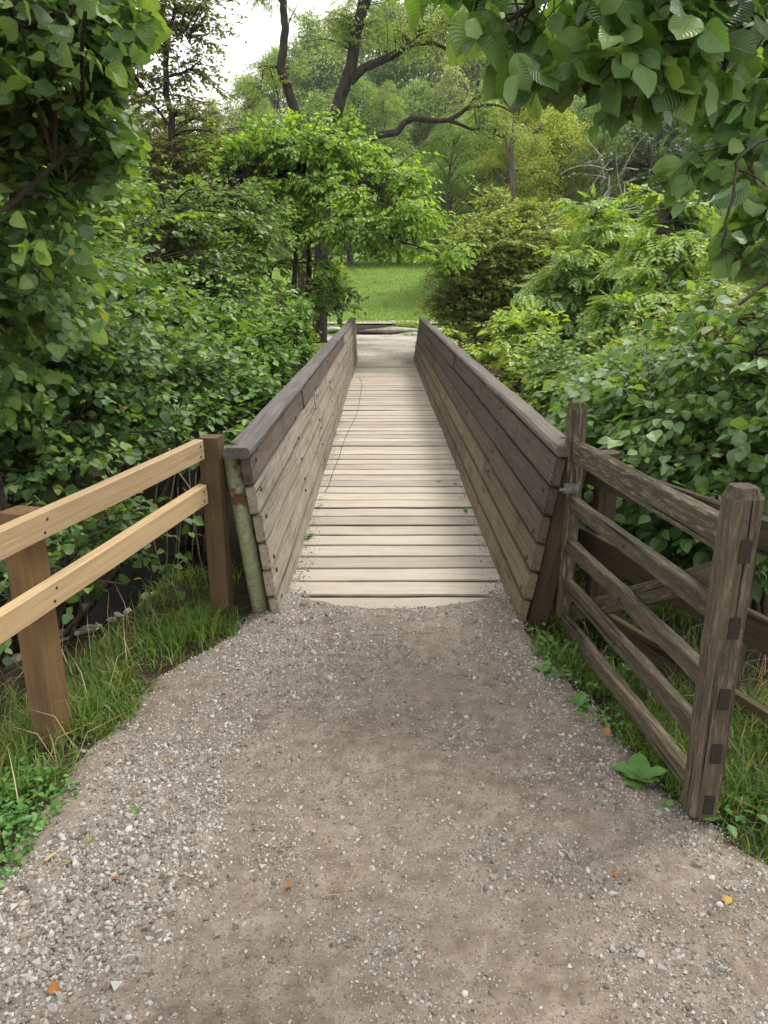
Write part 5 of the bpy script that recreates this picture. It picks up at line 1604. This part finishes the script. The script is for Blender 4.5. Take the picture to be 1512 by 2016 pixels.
blades('meadow_grass', X, Y, terrain(X, Y) - 0.01, rng.uniform(0.04, 0.13, n), M['meadow_blade'], 'bright green grass on the sloping meadow beyond the bridge', 0.016, 0.5)
n = 3500
X = rng.uniform(-3, 4, n); Y = 23.2 + rng.random(n) * 2.2
ok = rng.random(n) < sstep(0.4, 0.55, vnoise(X, Y, 77, 1.2, 2))
blades('ledge_grass', X[ok], Y[ok], terrain(X, Y)[ok], rng.uniform(0.06, 0.16, ok.sum()), M['meadow_blade'], 'grass tufts growing along the rock ledge', 0.012, 0.6)

# broad leaved dock rosettes on the right verge
def rosette(px, py, lab, nl, size, tp='elm', mat='herb'):
    c = onz(px, py)
    c[2] = float(terrain(c[0], c[1])) - 0.01
    r_ = tag(empty('dock_plant', c), lab, 'plant', 'small plants on the right verge')
    if 'dock' not in BIGME:
        BIGME['dock'] = [mesh_np('leaf', V, F, M['herb'], UV, True) for V, F, UV in T_BIG_ELM]
    for k in range(nl):
        a = 2 * PI * k / nl + rng.uniform(-0.3, 0.3)
        el_ = rng.uniform(0.15, 0.8)
        U, W, Nn = frames(np.array([[math.cos(a) * math.cos(el_), math.sin(a) * math.cos(el_), math.sin(el_)]]), np.array([[0, 0, 1.0]]))
        s = size * rng.uniform(0.7, 1.2)
        m4 = Matrix(((U[0, 0] * s, W[0, 0] * s, Nn[0, 0] * s, 0), (U[0, 1] * s, W[0, 1] * s, Nn[0, 1] * s, 0), (U[0, 2] * s, W[0, 2] * s, Nn[0, 2] * s, 0.01), (0, 0, 0, 1)))
        obj('leaf', BIGME['dock'][k % 6], r_, mat4=m4)


rosette(1262, 1535, 'broad leaved dock at the gravel edge below the lowest gate bar', 8, 0.085)
rosette(1140, 1385, 'small dock plant on the verge midway along the gate', 7, 0.06)
rosette(1070, 1325, 'little weed rosette on the verge near the bridge end', 7, 0.05)

# weeds at the feet of the parapets
for px, py, s, nl, lab in ((606, 1060, .045, 6, 'green weed rooted at the foot of the left parapet'), (628, 1000, .03, 5, 'tiny weed further along the foot of the left parapet'),
                           (918, 1008, .03, 5, 'tiny weed at the foot of the right parapet'), (897, 955, .026, 5, 'second tiny weed along the right parapet')):
    c = onz(px, py)
    c[0] = min(max(c[0], XC - 0.565), XC + 0.565)
    r_ = tag(empty('weed', (c[0], c[1], 0.0)), lab, 'weed')
    for k in range(nl):
        a = rng.uniform(0, 2 * PI)
        U, W, Nn = frames(np.array([[math.cos(a), math.sin(a), 0.7]]), np.array([[0, 0, 1.0]]))
        q = s * rng.uniform(0.7, 1.3)
        m4 = Matrix(((U[0, 0] * q, W[0, 0] * q, Nn[0, 0] * q, 0), (U[0, 1] * q, W[0, 1] * q, Nn[0, 1] * q, 0), (U[0, 2] * q, W[0, 2] * q, Nn[0, 2] * q, 0.002 + 0.3 * q * rng.random()), (0, 0, 0, 1)))
        obj('leaf', BIGME['dock'][k % 6], r_, mat4=m4)

# a thin loose wire lying along the deck
tb = Tubes()
wp = [(706, 742), (713, 750), (708, 790), (703, 815), (690, 840), (676, 870), (668, 900), (655, 930), (648, 955), (640, 968)]
tb.add(curve([onz(a, c_, 0.006) for a, c_ in wp], 40), 0.0026, 5)
w_ = tb.build('wire', M['bark_twig'], None)
tag(w_, 'thin dark wire trailing along the left side of the deck', 'wire')

# fallen leaves
def fallen(px, py, s, mat, lab, z=None, tp=T_BIG_HAZEL, k=1):
    c = onz(px, py, 0.0)
    zz = float(path_z(c[0], c[1])) + 0.012 if z is None else z
    if z is not None: c = onz(px, py, z)
    V, F, UV = tp[k]
    me = mesh_np('fallen_leaf', V * np.array([1, 1, 0.8]), F, M[mat], UV, True)
    m4 = Matrix.Translation((c[0], c[1], zz)) @ Matrix.Rotation(rng.uniform(0, 6), 4, 'Z') @ Matrix.Rotation(rng.uniform(-0.25, 0.25), 4, 'X') @ Matrix.Scale(s * 0.8, 4)
    tag(obj('fallen_leaf', me, mat4=m4), lab, 'leaf', 'fallen leaves')


fallen(1432, 1772, 0.040, 'dead_yellow', 'yellow fallen leaf on the gravel at the far right')
fallen(1208, 1722, 0.028, 'dead_orange', 'small orange leaf on the path right of the middle')
fallen(95, 1952, 0.045, 'dead_orange', 'curled orange leaf on the gravel in the near left corner')
fallen(578, 1748, 0.030, 'dead_orange', 'round tan leaf in the middle of the path', k=3)
fallen(217, 1740, 0.032, 'dead_brown', 'rust brown leaf on the gravel near the left verge')
fallen(1190, 1432, 0.050, 'dead_orange', 'long brown orange leaf on the grass beside the gate', z=0.05)
fallen(130, 1713, 0.035, 'dead_green', 'dull green crumpled leaf by the left verge')
fallen(180, 1655, 0.035, 'dead_green', 'pale green leaf on the gravel beside the clover')
fallen(258, 1600, 0.040, 'herb', 'fresh green leaf lying on the gravel left of the path')
fallen(262, 1142, 0.065, 'dead_yellow', 'bright yellow leaf caught in the bramble below the fence', z=-0.05, k=2)
fallen(868, 948, 0.05, 'dead_brown', 'small brown leaf on the deck near the right parapet', z=0.01)

# straws and a stick on the path
for i, (px, py, qx, qy, lab) in enumerate(((700, 1722, 678, 1768, 'pale straw lying across the middle of the path'), (640, 1770, 670, 1770, 'short straw joined at the tip of the longer one'), (90, 1705, 110, 1690, 'short broken stick on the gravel beside the left verge'))):
    a, b_ = onz(px, py), onz(qx, qy)
    tb = Tubes()
    a[2] = float(path_z(a[0], a[1])) + 0.012
    b_[2] = float(path_z(b_[0], b_[1])) + 0.012
    tb.add(bez(a, (a + b_) / 2 + [0, 0, 0.004], b_, 5), 0.0012 if i < 2 else 0.006, 5)
    tag(tb.build('straw' if i < 2 else 'stick', M['dry']), lab, 'straw' if i < 2 else 'stick')

# thin dead stems hanging by the second fence post
dc = at(365, 1010, 3.95)
dz_ = float(terrain(dc[0], dc[1]))
dr = tag(empty('dead_weed', (dc[0], dc[1], dz_)), 'thin pale dead stems standing in the dark hollow left of the bridge post', 'plant')
tb = Tubes()
for (a, b_, c_, d_) in ((300, 1060, 312, 935), (330, 900, 395, 990), (350, 890, 330, 1010), (378, 1100, 386, 930), (345, 1100, 350, 960), (360, 960, 420, 1010), (392, 1080, 372, 900)):
    s0, s1 = at(a, b_, 3.95 + rng.uniform(-0.1, 0.15)), at(c_, d_, 3.95 + rng.uniform(-0.1, 0.15))
    tb.add(bez(s0, (s0 + s1) / 2 + rng.normal(0, 0.02, 3), s1, 6), 0.0028, 4)
for k in range(4):
    s1 = at(300 + 28 * k, 1050 - 10 * k, 3.95)
    s0 = np.array([s1[0] + rng.normal(0, 0.04), s1[1], float(terrain(s1[0], s1[1])) - 0.02])
    tb.add(bez(s0, (s0 + s1) / 2 + rng.normal(0, 0.03, 3), s1, 6), 0.003, 4)
tb.build('stems', M['bark_pale'], dr, (dc[0], dc[1], dz_))

# ------------------------------------------------------------------ light summer haze over the valley
t = NT('haze')
vol = t.node('ShaderNodeVolumePrincipled')
vol.inputs['Color'].default_value = (0.93, 0.96, 0.94, 1)
vol.inputs['Density'].default_value = 0.00045
vol.inputs['Anisotropy'].default_value = 0.2
t.l.new(vol.outputs[0], t.out.inputs['Volume'])
hx, hy0, hy1, hz0, hz1 = 230, -70, 290, -3.2, 48
HV = [(x, y, z) for z in (hz0, hz1) for y in (hy0, hy1) for x in (-hx, hx)]
HF = [(0, 2, 3, 1), (4, 5, 7, 6), (0, 1, 5, 4), (2, 6, 7, 3), (0, 4, 6, 2), (1, 3, 7, 5)]
tag(obj('haze', mesh_py('haze', HV, HF, t.m)), 'thin pale haze in the valley air', None, None, 'stuff')
